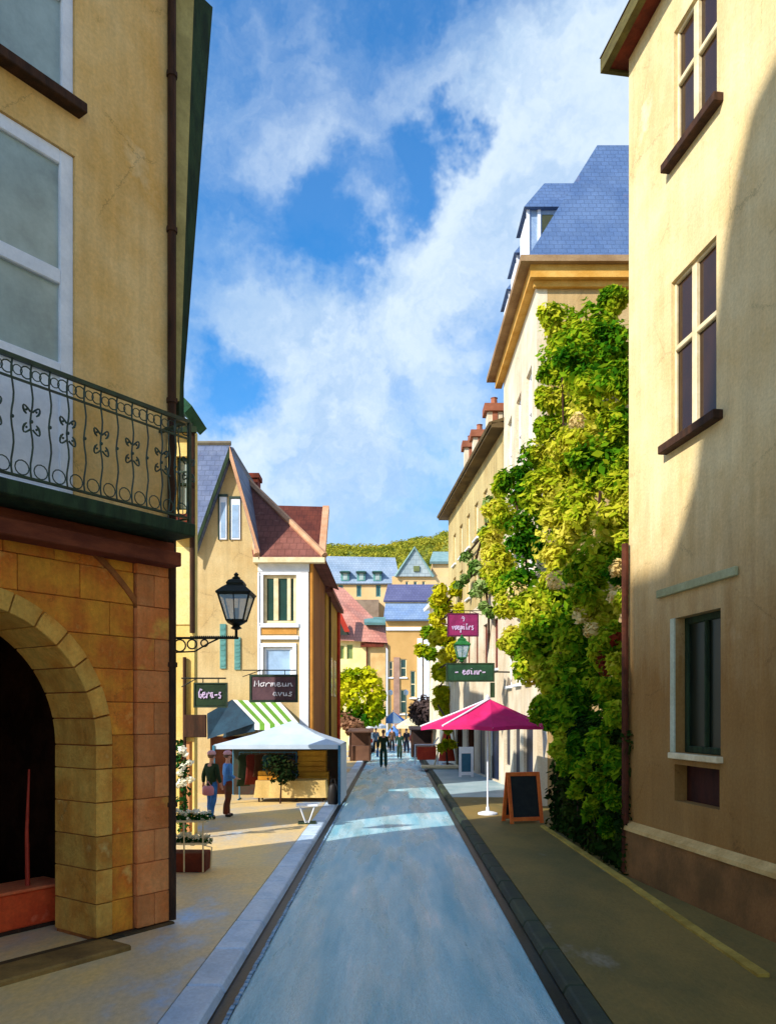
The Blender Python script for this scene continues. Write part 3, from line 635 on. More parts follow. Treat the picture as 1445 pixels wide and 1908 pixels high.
# brown side of the house along the street, then an olive house with a red downpipe
fs = Fac(wx1, YG + .301, 0, 1, -1)
brownwall = M('brown_plaster', S(142, 92, 46), S(112, 68, 34), S(166, 112, 58), scale=.8, stretch=(1, 1, .4))
MB().fbox(fs, 0, 5.4, .003, .06, 0, ze - .02).build('side_facing', brownwall, gh)
MB().tube([(wx1 + .1, YG + .02, .1), (wx1 + .1, YG + .02, ze)], .06, 8).build('downpipe', M('ochre_pipe', S(200, 140, 60), S(180, 120, 50)), gh)
oh = thing('olive_house', 'narrow olive house with red downpipe squeezed behind the golden gable house', 'house', (wx1 - 2, 35, 0))
olive = M('olive_plaster', S(178, 142, 44), S(152, 116, 36), scale=.8)
Yo = YG + 6.4; zo = Zat(1098, Yo)
m = MB().box(wx1 - 4.5, wx1 + .05, Yo, Yo + 6.8, 0, zo); m.build('wall', olive, oh)
m = MB().slab([(wx1 - 4.6, Yo - .2, zo + .01), (wx1 + .35, Yo - .2, zo + .01), (wx1 + .35, Yo + 7, zo + .01), (wx1 - 4.6, Yo + 7, zo + .01)], .15); m.slab([(wx1 + .35, Yo - .2, zo + .02), (wx1 + .35, Yo + 7, zo + .02), (wx1 - 2.2, Yo + 7, zo + 1.8), (wx1 - 2.2, Yo - .2, zo + 1.8)], .1)
m.build('roof', redtile, oh)
MB().tube([(wx1 + .12, Yo + 6.6, .1), (wx1 + .12, Yo + 6.6, zo)], .09, 8).build('downpipe', red, oh)
MB().tube([(wx1 + .12, Yo + 1.2, .1), (wx1 + .12, Yo + 1.2, zo)], .05, 8).build('downpipe', darkwood, oh)
for k in range(2):
    f = MB().box(wx1 + .052, wx1 + .09, Yo + 2 + k * 2.2, Yo + 3 + k * 2.2, 3.6, 5.3).build('window', offwhite, oh)
    MB().box(wx1 + .091, wx1 + .10, Yo + 2.1 + k * 2.2, Yo + 2.9 + k * 2.2, 3.7, 5.2).build('pane', pane_green, f)
# dark red roofed house behind
dh = thing('red_roofed_house', 'house with dark red tiled roof rising behind the red hipped wing', 'house', (-5, 37, 0))
Yd = 35.5
darktile = M('dark_red_tile', S(108, 52, 38), S(84, 38, 30), scale=1.4, bump=.5, tile=(.25, .28, 'X'))
xa, xb = Xat(470, Yd), Xat(592, Yd)
MB().box(xa, xb, Yd, Yd + 5, 0, Zat(1050, Yd)).build('wall', brownwall, dh)
m = MB().prism([(xa, Yd - .2, Zat(1050, Yd)), (xa, Yd + 2.4, Zat(941, Yd + 2.4)), (xa, Yd + 5.2, Zat(1050, Yd))], [(xb, Yd - .2, Zat(1050, Yd)), (xb, Yd + 2.4, Zat(944, Yd + 2.4)), (xb, Yd + 5.2, Zat(1050, Yd))]); m.build('roof', darktile, dh)
m = MB().slab([(xb + .003, Yd - .25, Zat(1052, Yd)), (xb + .30, Yd - .25, Zat(1052, Yd)), (xb + .30, Yd + 2.4, Zat(942, Yd + 2.4)), (xb + .003, Yd + 2.4, Zat(942, Yd + 2.4))], .3); m.box(xb + .003, xb + .25, Yd, Yd + 4.8, 0, Zat(1046, Yd)); m.build('verge', pinktrim, dh)

# ------------------------------------------------------------------ houses at the end of the street
Yp = 64.0; fp = front(Yp); X_ = lambda px: Xat(px, Yp); Z_ = lambda py: Zat(py, Yp)
ph = thing('pink_roofed_house', 'cream house with sloping pink tiled roof above the yellow tree', 'house', (X_(660), Yp, 0))
pinktile = M('pink_tile', S(206, 146, 128), S(186, 120, 104), S(216, 168, 148), scale=.6, bump=.5, tile=(.24, .26, 'X'))
hs_ = [(X_(633), X_(641), Z_(1228), Z_(1203)), (X_(646), X_(657), Z_(1228), Z_(1201))]
m = MB().wall(fp, X_(560), X_(682), 0, Z_(1192), hs_, .3); m.box(X_(682) - .3, X_(682), Yp + .301, Yp + 6, 0, Z_(1192)); m.build('wall', M('cream_wall', S(240, 222, 160), S(228, 206, 140)), ph)
for h in hs_: french_window(fp, ph, h, [], (M('sage', S(170, 178, 110), S(150, 160, 96)), M('sage_pane', S(120, 138, 84), S(104, 122, 70), rough=.3), white), .06)
z0 = Z_(1192)
m = MB(); m.add([(X_(590), Yp - .5, z0), (X_(722), Yp - .5, z0 - .3), P(716, 1172, Yp + 1.0), P(640, 1096, Yp + 3.4), P(585, 1084, Yp + 3.4)], [(0, 1, 2, 3, 4)])
m.add([(X_(722), Yp - .5, z0 - .3), (X_(722), Yp + 7, z0 - .3), P(640, 1096, Yp + 3.4), P(716, 1172, Yp + 1.0)], [(0, 1, 2, 3)]); m.build('roof', pinktile, ph)
m = MB().slab([P(612, 1112, Yp - 1), P(622, 1112, Yp - 1), P(652, 1178, Yp - 1), P(642, 1178, Yp - 1)], .3); m.build('red_verge', M('red_verge', S(176, 52, 34), S(150, 42, 28)), ph)
m = MB().prism([P(622, 1138, Yp - .8), P(651, 1183, Yp - .8), P(620, 1183, Yp - .8)], [P(622, 1138, Yp - .5), P(651, 1183, Yp - .5), P(620, 1183, Yp - .5)]); m.build('dormer', M('dark_green_dormer', S(58, 66, 56), S(42, 52, 46)), ph)
m = MB().box(X_(682) + .003, X_(684), Yp - .1, Yp + .1, 0, z0 - .02); m.box(X_(672), X_(715), Yp - .35, Yp - .1, Z_(1206), Z_(1198)); m.build('brown_trim', redwood, ph)
MB().box(X_(684) + .003, X_(718), Yp + .1, Yp + 6, 0, Z_(1200)).build('annex_wall', M('tan_wall', S(224, 188, 128), S(206, 164, 104)), ph)
m = MB().slab([P(678, 1150, Yp + 2), P(718, 1150, Yp + 2), P(718, 1160, Yp - .1), P(678, 1160, Yp - .1)], .2); m.build('teal_gutter', M('grey_teal', S(108, 150, 146), S(92, 130, 128)), ph)
MB().box(X_(680), X_(718), Yp + 1.6, Yp + 5, Z_(1200), Z_(1156)).build('upper_annex', M('taupe_wall', S(170, 136, 108), S(150, 116, 90)), ph)

Yb = 85.0; fb = front(Yb); X_ = lambda px: Xat(px, Yb); Z_ = lambda py: Zat(py, Yb)
bh = thing('blue_roofed_house', 'ochre house with two tiers of blue roof closing the end of the street', 'house', (X_(760), Yb, 0))
wallb = M('amber_wall', S(208, 164, 100), S(190, 146, 84), S(196, 164, 138), scale=.3)
hb = [(X_(745), X_(757), Z_(1262), Z_(1228)), (X_(764), X_(774), Z_(1300), Z_(1250)), (X_(724), X_(732), Z_(1262), Z_(1232)), (X_(745), X_(757), Z_(1330), Z_(1285))]
m = MB().wall(fb, X_(712), X_(830), 0, Z_(1150), hb, .4); m.box(X_(712), X_(830), Yb + .401, Yb + 8, 0, Z_(1150)); m.build('wall', wallb, bh)
for h in hb: french_window(fb, bh, h, [((h[2] + h[3]) / 2, .1)], (offwhite, pane_green, white), .1, None, (.1, .15, .15))
slate_b = M('bright_blue_slate', S(136, 158, 186), S(112, 138, 176), S(152, 172, 196), scale=.5, bump=.4, tile=(.34, .3, 'X')); slate_v = M('violet_slate', S(104, 106, 140), S(90, 92, 128), scale=.5, bump=.4, tile=(.34, .3, 'X'))
MB().slab([P(714, 1154, Yb - .6), P(832, 1154, Yb - .6), P(832, 1122, Yb + 2.4), P(718, 1122, Yb + 2.4)], .2).build('lower_roof', slate_b, bh)
MB().box(X_(716), X_(830), Yb + 2.2, Yb + 8, Z_(1150) + .02, Zat(1120, Yb + 2.2)).build('upper_wall', offwhite, bh)
MB().slab([P(714, 1119, Yb + 1.9), P(832, 1119, Yb + 1.9), P(832, 1089, Yb + 5), P(722, 1089, Yb + 5)], .2).build('upper_roof', slate_v, bh)
m = MB(); m.fbox(fb, X_(718), X_(790), .003, .2, Z_(1175), Z_(1169)); m.fbox(fb, X_(777), X_(786), .003, .3, 0, Z_(1190)); m.fbox(fb, X_(789), X_(799), .003, .3, 0, Z_(1185)); m.fbox(fb, X_(712), X_(722), .003, .25, 0, Z_(1200)); m.build('white_pier', white, bh)
m = MB(); m.fbox(fb, X_(733), X_(744), .003, .15, 0, Z_(1225)); m.build('mauve_pier', M('mauve_plaster', S(176, 140, 120), S(150, 116, 100)), bh)

Ym = 140.0; fm_ = front(Ym); X_ = lambda px: Xat(px, Ym); Z_ = lambda py: Zat(py, Ym)
mh = thing('mansard_house', 'long beige house with pale slate roof and three dormers below the hill', 'house', (X_(670), Ym, 0))
beige = M('beige_wall', S(230, 194, 142), S(214, 174, 118), scale=.2); slate_p = M('pale_slate', S(152, 168, 186), S(130, 150, 172), scale=.25, bump=.4, tile=(.5, .45, 'X'))
hm = [(X_(a), X_(a + 9), Z_(1112), Z_(1090)) for a in (630, 664, 700)]
m = MB().wall(fm_, X_(590), X_(740), 0, Z_(1086), hm, .5); m.box(X_(590), X_(740), Ym + .6, Ym + 10, 0, Z_(1086)); m.build('wall', beige, mh)
for h in hm: french_window(fm_, mh, h, [], (teal, pane_green, white), .18)
MB().slab([P(586, 1087, Ym - .6), P(746, 1087, Ym - .6), P(736, 1039, Ym + 4), P(596, 1036, Ym + 4)], .3).build('roof', slate_p, mh)
for a in (635, 665, 695):
    d = MB().box(X_(a), X_(a + 15), Ym - .3, Ym + 2.6, Z_(1083), Z_(1064)).build('dormer', teal, mh)
    MB().box(X_(a + 4), X_(a + 12), Ym - .36, Ym - .31, Z_(1081), Z_(1068)).build('pane', pane_grey, d)
    MB().slab([(X_(a - 2), Ym - .8, Z_(1066)), (X_(a + 17), Ym - .8, Z_(1066)), (X_(a + 17), Ym + 3, Z_(1060)), (X_(a - 2), Ym + 3, Z_(1060))], .3).build('dormer_roof', M('dormer_green', S(44, 70, 66), S(34, 56, 54)), d)
MB().box(X_(650), X_(706), Ym - 3, Ym - .1, 0, Z_(1122)).build('grey_porch', M('grey_roofing', S(146, 128, 110), S(128, 110, 94)), mh)

Yt = 125.0; ft = front(Yt); X_ = lambda px: Xat(px, Yt); Z_ = lambda py: Zat(py, Yt)
th_ = thing('pointed_house', 'beige house with pointed pale blue gable roof below the hill, right of the dormers', 'house', (X_(775), Yt, 0))
ht = [(X_(770), X_(777), Z_(1098), Z_(1083)), (X_(786), X_(792), Z_(1098), Z_(1083)), (X_(755), X_(761), Z_(1098), Z_(1083))]
m = MB().wall(ft, X_(730), X_(850), 0, Z_(1074), ht, .5); m.box(X_(730), X_(850), Yt + .6, Yt + 8, 0, Z_(1074)); m.build('wall', beige, th_)
for h in ht: french_window(ft, th_, h, [], (offwhite, pane_green, white), .12)
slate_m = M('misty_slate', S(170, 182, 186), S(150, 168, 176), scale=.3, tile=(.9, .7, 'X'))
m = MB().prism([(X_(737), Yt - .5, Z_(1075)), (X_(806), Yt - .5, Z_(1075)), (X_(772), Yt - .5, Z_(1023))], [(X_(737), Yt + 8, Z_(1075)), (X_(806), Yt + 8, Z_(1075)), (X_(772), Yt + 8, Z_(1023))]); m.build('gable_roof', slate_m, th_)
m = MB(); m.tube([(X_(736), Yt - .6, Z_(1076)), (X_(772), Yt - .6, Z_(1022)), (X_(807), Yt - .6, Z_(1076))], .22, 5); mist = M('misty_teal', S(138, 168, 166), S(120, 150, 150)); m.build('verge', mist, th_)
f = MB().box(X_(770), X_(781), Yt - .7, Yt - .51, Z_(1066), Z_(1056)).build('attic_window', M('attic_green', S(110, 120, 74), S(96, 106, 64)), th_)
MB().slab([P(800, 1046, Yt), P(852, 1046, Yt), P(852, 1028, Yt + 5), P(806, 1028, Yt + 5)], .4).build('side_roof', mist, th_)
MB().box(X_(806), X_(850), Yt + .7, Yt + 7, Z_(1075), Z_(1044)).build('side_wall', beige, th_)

# hill with trees on its back
hill_m = M('hill_green', S(140, 140, 48), S(96, 112, 40), S(164, 146, 44), scale=.05, bump=.6, fine=.5, mottle=.3)
hp = [(480, 1028), (560, 1026), (600, 1024), (640, 1027), (680, 1028), (720, 1027), (745, 1020), (780, 1012), (800, 1014), (815, 1005), (830, 1000), (860, 994), (1000, 985)]
def hz_(px):
    for (a, b), (c, d) in zip(hp, hp[1:]):
        if a <= px <= c: return b + (d - b) * (px - a) / (c - a)
    return hp[0][1] if px < 480 else hp[-1][1]
YH = 520.0; mb = MB(); nx, ny = 90, 14; rh = random.Random(3)
for j in range(ny):
    for i in range(nx):
        px = 380 + 560 * i / (nx - 1); tt = j / (ny - 1); Y = 260 + 380 * tt
        top = CH + (HZ - hz_(px)) * YH / F
        env = math.sin(min(tt / .68, 1) * math.pi / 2) if tt < .68 else math.cos((tt - .68) / .32 * .9)
        z = top * env * .97 - 1.5 + rh.uniform(-1.2, 1.2)
        mb.add([((px - VX) * YH / F * 1.0, Y, z)], [])
for j in range(ny - 1):
    for i in range(nx - 1): a = j * nx + i; mb.f.append([a, a + 1, a + nx + 1, a + nx]); mb.m.append(0)
tag(mb.build('hill', hill_m, smooth=True), kind='structure')
mb = MB()
for k in range(900):
    px = rh.uniform(560, 860); top = CH + (HZ - hz_(px)) * YH / F; tt = rh.uniform(.12, .72)
    Y = 260 + 380 * tt; env = math.sin(min(tt / .68, 1) * math.pi / 2); z = top * env * .97 - 1.5
    r = rh.uniform(2.2, 4.0); mb.leaves(((px - VX) * YH / F, Y, z + r * .3), (r, r, r * .8), 60, 1.2, .5, rh)
tag(mb.build('wooded_hillside', leafmat('hill_leaves', [S(110, 130, 44), S(170, 168, 60), S(196, 178, 58)], .03), recalc=False), 'strip of yellow-green woodland along the top of the hill', 'woodland', None, 'stuff')

# ------------------------------------------------------------------ right: cream house in the foreground
RC = Vector((Xat(1171, GY(1640)), GY(1640), 0)); rf = Fac(RC.x, RC.y, .1547, -1, -1)
rh_ = thing('cream_house', 'tall cream house with dark cross-barred windows, half in sun, right foreground', 'house', RC, math.atan2(rf.dy, rf.dx))
def hole(pxl, pxr, pyt_l, pyb_l): 
    u0, za = rf.uz(pxl, pyt_l); _, zb_ = rf.uz(pxl, pyb_l); return (u0, rf.u(pxr), zb_, za)
h1 = hole(1255, 1335, 60, 296); h2 = hole(1250, 1334, 527, 826); h3 = hole(1258, 1342, 1152, 1402); h4 = hole(1256, 1340, 1424, 1492)
ZR = rf.uz(1185, 118)[1] + .30
h1 = (h1[0], h1[1], h1[2], min(h1[3], ZR - .3))
far = [(5.2, 6.4, h[2], h[3]) for h in (h1, h2)]
mb = MB().wall(rf, 0, 12, 0, ZR, [h1, h2, h3, h4] + far, .4)
mb.add([rf.pt(0, 0, 0), rf.pt(0, -7, 0), rf.pt(0, -7, ZR), rf.pt(0, 0, ZR)], [(0, 1, 2, 3)]); mb.add([rf.pt(12, 0, 0), rf.pt(12, -7, 0), rf.pt(12, -7, ZR), rf.pt(12, 0, ZR)], [(0, 1, 2, 3)]); mb.add([rf.pt(0, -7, 0), rf.pt(12, -7, 0), rf.pt(12, -7, ZR), rf.pt(0, -7, ZR)], [(0, 1, 2, 3)])
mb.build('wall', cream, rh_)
olive_w = M('olive_wood', S(104, 96, 50), S(82, 74, 38), scale=3, stretch=(1, 1, 3))
for h in [h1, h2] + far:
    um = (h[0] + h[1]) / 2 - .02; zt_ = h[2] + (h[3] - h[2]) * .58
    french_window(rf, rh_, h, [(zt_, .085)], (offwhite, pane_dark, darkwood), .045, None, (.16, .14, .13), .05, [(um, .12)])
french_window(rf, rh_, h3, [], (greenwood, glass('black_green_glass', S(24, 34, 26), .3, .2), offwhite), .10, None, (.06, .10, .09), .14, [((h3[0] + h3[1]) / 2, .05)])
MB().fbox(rf, h3[0] - .13, h3[0] - .003, -.08, .02, h3[2], h3[3]).build('pale_jamb', M('pale_jamb', S(196, 202, 178), S(176, 180, 152)), rh_)
MB().fbox(rf, h4[0], h4[1], -.25, -.2, h4[2], h4[3]).build('cellar_hatch', M('maroon_board', S(70, 30, 20), S(48, 20, 14), stretch=(4, 1, 1)), rh_)
ua, za_ = rf.uz(1228, 1112); ub, zb2 = rf.uz(1376, 1082)
MB().fprism(rf, [(ua, za_ - .03), (ub, za_ - .03), (ub, za_ + .09), (ua, za_ + .09)], .003, .06).build('lintel', M('grey_green_lintel', S(172, 176, 138), S(150, 152, 112)), rh_, bevel=.01)
mb = MB().fbox(rf, -.02, 12, .0, .10, -.02, .86); mb.fprism(rf, [], 0, 0) if False else None
mb.build('plinth', M('brown_plinth', S(150, 104, 58), S(112, 80, 42), scale=1.2, bump=.4), rh_)
mb = MB(); a = [rf.pt(-.03, 0, .862), rf.pt(-.03, .13, .862), rf.pt(-.03, .12, .92), rf.pt(-.03, 0, 1.0)]; b = [rf.pt(12, 0, .862), rf.pt(12, .13, .862), rf.pt(12, .12, .92), rf.pt(12, 0, 1.0)]; mb.prism(a, b)
mb.build('plinth_moulding', M('tan_moulding', S(222, 186, 120), S(196, 156, 92), scale=2), rh_)
zq = rf.uz(1180, 1010)[1]
MB().tube([rf.pt(.03, .08, .15), rf.pt(.03, .08, zq)], .06, 8).build('downpipe', M('rust_pipe', S(98, 50, 30), S(70, 36, 22), scale=4), rh_)
mb = MB().fbox(rf, -.26, 12.3, -.2, .24, ZR + .02, ZR + .16); mb.build('soffit', redwood, rh_)
mb = MB().fbox(rf, -.34, 12.4, .241, .36, ZR - .02, ZR + .22); mb.fbox(rf, -.34, -.261, -7, .24, ZR - .02, ZR + .22); mb.build('fascia', olive_w, rh_)
mb = MB().prism([rf.pt(-.34, .38, ZR + .23), rf.pt(-.34, -7.4, ZR + .23), rf.pt(-.34, -3.4, ZR + 1.6)], [rf.pt(12.4, .38, ZR + .23), rf.pt(12.4, -7.4, ZR + .23), rf.pt(12.4, -3.4, ZR + 1.6)]); mb.build('roof', redtile, rh_)
# pale edging strip on the pavement at the foot of the wall
e = [G(1010, 1541), G(1166, 1646), G(1300, 1740), G(1422, 1822)]
mb = MB()
for p, q in zip(e, e[1:]): mb.hexa([p - Vector((.05, 0, -.001)), q - Vector((.06, 0, -.001)), q + Vector((.06, 0, .001)), p + Vector((.05, 0, .001)), p + Vector((-.05, 0, .035)), q + Vector((-.06, 0, .035)), q + Vector((.06, 0, .045)), p + Vector((.05, 0, .045))])
tag(mb.build('edging_strip', M('mustard_edging', S(196, 166, 74), S(160, 132, 52), scale=2)), kind='structure')

# ------------------------------------------------------------------ right: boarded wall under the plant
p0, p1 = G(1166, 1643), G(1012, 1541)
bw = thing('hedge', 'black-green hedge at foot of the climbing plant beside cream house', 'hedge', (p0 + p1) / 2)
ff = Fac(p0.x + .02, p0.y, p1.x - p0.x, p1.y - p0.y, 1); LEN = (p1 - p0).length; rg = random.Random(8)
MB().fbox(ff, .35, LEN - .1, -.62, -.26, .1, 2.3).build('inner_wood', M('dark_hedge_wood', S(26, 26, 14), S(16, 18, 10), scale=5, bump=1), bw)
mb = MB(); k = .62
while k < LEN - .05:
    for z in (.3, .62, .95, 1.28, 1.6, 1.92, 2.22, 2.45):
        mb.leaves(ff.pt(k + rg.uniform(-.08, .08), -.22 + rg.uniform(-.1, .04) - .02 * z, z + rg.uniform(-.1, .1)), (.26, .17, .24), 66, .105, .35, rg)
    if rg.random() < .6: MB().tube([ff.pt(k, -.2, .1), ff.pt(k + rg.uniform(-.1, .1), -.18, .9), ff.pt(k + rg.uniform(-.2, .2), -.2, 2.0)], [.03, .022, .012], 5).build('stem', darkwood, bw)
    k += .27
mb.build('foliage', leafmat('hedge_leaves', [S(18, 34, 12), S(26, 46, 16), S(36, 60, 20), S(58, 70, 26)], .8, .15), bw, recalc=False)

# ------------------------------------------------------------------ right: tall house with blue mansard
X8 = 4.2; Y8 = X8 * F / (1000 - VX); Y8e = X8 * F / (938 - VX)
t8 = thing('mansard_corner_house', 'tall beige and white house with blue mansard roof and dormers behind climbing plant', 'house', (X8 + 3, Y8 + 3, 0))
Z8 = Zat(505, Y8); f8 = Fac(X8, Y8, 0, 1, 1); f8f = front(Y8)
tan = M('tan_plaster', S(206, 176, 126), S(186, 152, 100), S(216, 190, 142), scale=.6, streak=.2)
whitep = M('white_plaster', S(234, 222, 196), S(216, 196, 164), S(230, 208, 178), scale=.7, streak=.16)
X8r = X8 + 8
mb = MB().box(X8 + .303, X8r, Y8 + .002, Y8 + .3, 0, Z8 - .003); mb.box(X8r - .3, X8r, Y8 + .301, Y8e, 0, Z8 - .003); mb.build('front_wall', tan, t8)
wl = Y8e - Y8
hs8 = []
for k in range(3):
    for (za, zb_) in ((3.8, 6.0), (7.2, 9.4), (10.4, 13.4)):
        u = .9 + k * 2.05; hs8.append((u, u + 1.0, za, zb_))
sh = [(.7, 2.4, .15, 2.7), (3.2, 4.6, .15, 2.7), (5.4, 6.9, .9, 2.6)]
MB().wall(f8, 0, wl, 0, Z8, hs8 + sh, .3).build('street_wall', whitep, t8)
for h in hs8:
    french_window(f8, t8, h, [((h[2] + h[3]) / 2 + .3, .07)], (white, glass('window_taupe', S(150, 124, 100), .2), white), .09, None, (.1, .12, .1), .1, [((h[0] + h[1]) / 2, .06)])
dkb = M('navy_shop', S(22, 34, 66), S(16, 24, 46), rough=.4)
for h in sh: MB().fbox(f8, h[0], h[1], -.2, -.1, h[2], h[3]).build('shop_door', dkb, t8)
amber = M('amber_trim', S(224, 176, 92), S(206, 150, 62), scale=1.5); taupe = M('taupe_trim', S(170, 140, 104), S(146, 116, 82), scale=1.5)
mb = MB(); mb.box(X8 - .25, X8r, Y8 - .32, Y8 - .003, Z8 - .34, Z8 + .02); mb.box(X8 - .12, X8r, Y8 - .14, Y8 - .004, Z8 - .52, Z8 - .345)
mb.box(X8 - .25, X8 - .003, Y8 - .002, Y8e + .6, Z8 - .34, Z8 + .02); mb.build('amber_cornice', amber, t8)
mb = MB().box(X8 - .55, X8r, Y8 - .50, Y8 + .3, Z8 + .023, Z8 + .20); mb.box(X8 - .55, X8 + .3, Y8 + .301, Y8e + .9, Z8 + .023, Z8 + .20); mb.build('gutter', taupe, t8)
mans = M('cobalt_slate', S(92, 116, 154), S(76, 102, 144), S(116, 116, 142), scale=.7, bump=.4, rough=.55, tile=(.24, .17, 'X')); mans_s = M('cobalt_slate_side', S(96, 122, 160), S(78, 104, 148), S(110, 126, 152), scale=.7, bump=.4, rough=.55, tile=(.24, .17, 'Y'))
zt8 = Zat(270, Y8 + 2.0); xt = Xat(1112, Y8 + 2.0); z8 = Z8 + .2
A0 = Vector((X8 - .35, Y8 - .3, z8)); A1 = Vector((X8r, Y8 - .3, z8)); B0 = Vector((xt, Y8 + 2, zt8)); B1 = Vector((X8r, Y8 + 2, zt8))
A2 = Vector((X8 - .35, Y8e + .8, z8)); B2 = Vector((xt, Y8e - 1, zt8))
MB().add([A0, A1, B1, B0], [(0, 1, 2, 3)]).build('roof_front', mans, t8)
mb = MB().add([A0, B0, B2, A2], [(0, 1, 2, 3)]); mb.add([B0, B1, B1 + Vector((0, Y8e - Y8 - 3, .2)), B2], [(0, 1, 2, 3)]); mb.add([A2, B2, B1 + Vector((0, Y8e - Y8 - 3, .2)), Vector((X8r, Y8e + .8, z8))], [(0, 1, 2, 3)]); mb.build('roof_side', mans_s, t8)
for k, yd in enumerate((Y8 + 2.2, Y8 + 4.3, Y8 + 6.2)):
    zb_ = z8 + .35; zt_ = z8 + 2.95 - .25 * k
    d = MB().box(X8 + .1, X8 + 2.2, yd, yd + 1.3, zb_, zt_).build('dormer', M('dormer_cheek', S(150, 172, 196), S(126, 152, 184), scale=2), t8)
    mb = MB(); c_ = Vector((X8 + .75, yd + .65, zt_ + 1.3)); q = [Vector((X8 - .05, yd - .2, zt_)), Vector((X8 + 2.6, yd - .2, zt_)), Vector((X8 + 2.6, yd + 1.5, zt_)), Vector((X8 - .05, yd + 1.5, zt_))]
    c2 = c_ + Vector((2.2, 0, 0))
    mb.add(q + [c_, c2], [(0, 1, 5, 4), (1, 2, 5), (2, 3, 4, 5), (3, 0, 4), (0, 3, 2, 1)]); mb.build('dormer_roof', mans, d)
    MB().box(X8 + .55, X8 + 1.5, yd - .03, yd - .004, zt_ - .75, zt_ - .15).build('louvre', M('olive_louvre', S(70, 76, 54), S(54, 60, 44)), d)
    mb = MB()
    for xx in (X8 + .1, X8 + .45): mb.box(xx - .05, xx + .05, yd - .05, yd - .005, zb_ - .2, zt_)
    mb.box(X8 + .04, X8 + .097, yd + .1, yd + 1.2, zb_ + .3, zt_ - .2); mb.build('white_trim', white, d)

# right: house with brown eaves and chimneys, street bending left
Y9 = Y8e + .1
f9 = Fac(X8, Y9, -.08, 1, 1); L9 = f9.u(835)
t9 = thing('brown_eaved_house', 'pale yellow house under deep brown eaves with chimneys, white shopfront below', 'house', f9.pt(L9 / 2, -3, 0))
Z9 = Zat(800, Y9)
hs9 = [(1.0 + 2.1 * k, 1.9 + 2.1 * k, za, zb_) for k in range(6) for za, zb_ in ((4.6, 6.6), (8.3, 10.0), (10.7, 12.3)) if zb_ < Z9 - .2 and 1.9 + 2.1 * k < L9]
straw = M('straw_plaster', S(210, 190, 132), S(186, 162, 108), S(160, 132, 88), scale=.8, streak=.25, stretch=(1, 1, .4))
MB().wall(f9, 0, L9, 7.6, Z9, [h for h in hs9 if h[2] > 7], .3).build('wall', straw, t9)
sh9 = [(.8, 2.6, .15, 2.8), (3.6, 5.2, .15, 2.8), (6.2, 8.2, .15, 2.8), (9.4, 11.6, .15, 2.8)]
mb = MB().wall(f9, 0, L9, 0, 7.597, sh9 + [h for h in hs9 if h[2] < 7], .3); mb.fbox(f9, 0, .3, -6, -.301, 0, Z9); mb.fbox(f9, L9 - .3, L9, -6, -.301, 0, Z9); mb.build('shopfront', whitep, t9)
for h in sh9: MB().fbox(f9, h[0], h[1], -.2, -.1, h[2], h[3]).build('shop_door', dkb if h[0] < 5 else black, t9)
for h in hs9: french_window(f9, t9, h, [], (offwhite if h[2] > 7 else redwood, glass('mauve_glass', S(156, 140, 160), .2), white), .1, None, (.1, .1, .1), .1, [((h[0] + h[1]) / 2, .08)])
mb = MB().fbox(f9, -.2, L9 + .4, -.1, .5, Z9 + .003, Z9 + .2); mb.slab([f9.pt(-.2, .6, Z9 + .2), f9.pt(L9 + .4, .6, Z9 + .2), f9.pt(L9 + .4, -3, Z9 + 1.4), f9.pt(-.2, -3, Z9 + 1.4)], .12); mb.build('roof', M('brown_roof', S(112, 92, 58), S(84, 68, 42), scale=1), t9)
clay = M('clay_pot', S(166, 104, 76), S(140, 82, 58))
for px, py, Y in ((920, 758, Y9 + 1.2), (893, 806, Y9 + 5.0), (876, 826, Y9 + 8.0)):
    c_ = P(px, py, Y); mb = MB(); mb.box(c_.x - .3, c_.x + .3, Y - .3, Y + .3, Z9 + .1, c_.z - .3); ck = mb.build('chimney', whitep, t9)
    mb = MB().box(c_.x - .42, c_.x + .42, Y - .42, Y + .42, c_.z - .297, c_.z); mb.lathe((c_.x, Y, c_.z), [(.14, 0), (.12, .3), (.15, .34)], 8); mb.box(c_.x - .1, c_.x + .1, Y - .33, Y - .301, Z9 + .1, c_.z - .3); mb.build('cap', clay, ck)
# right: white house with yellow climber
Cp = f9.pt(L9 + .05, 0, 0); f10 = Fac(Cp.x, Cp.y, -.08, 1, 1); L10 = f10.u(800); Z10 = Zat(1098, Cp.y)
tw = thing('white_house', 'low white house covered in yellow creeper at far end of right-hand row', 'house', f10.pt(L10 / 2, -2, 0))
hs10 = [(2 + 2.6 * k, 2.9 + 2.6 * k, 4.8, 6.6) for k in range(3)]
mb = MB().wall(f10, 0, L10, 0, Z10, hs10, .3); mb.fbox(f10, 0, .3, -5, -.301, 0, Z10); mb.fbox(f10, L10 - .3, L10, -5, -.301, 0, Z10); mb.build('wall', whitep, tw)
for h in hs10: french_window(f10, tw, h, [], (white, pane_green, white), .1)
mb = MB().slab([f10.pt(-.1, .4, Z10 + .01), f10.pt(L10 + .3, .4, Z10 + .01), f10.pt(L10 + .3, -3, Z10 + 1.2), f10.pt(-.1, -3, Z10 + 1.2)], .2); mb.build('roof', white, tw)

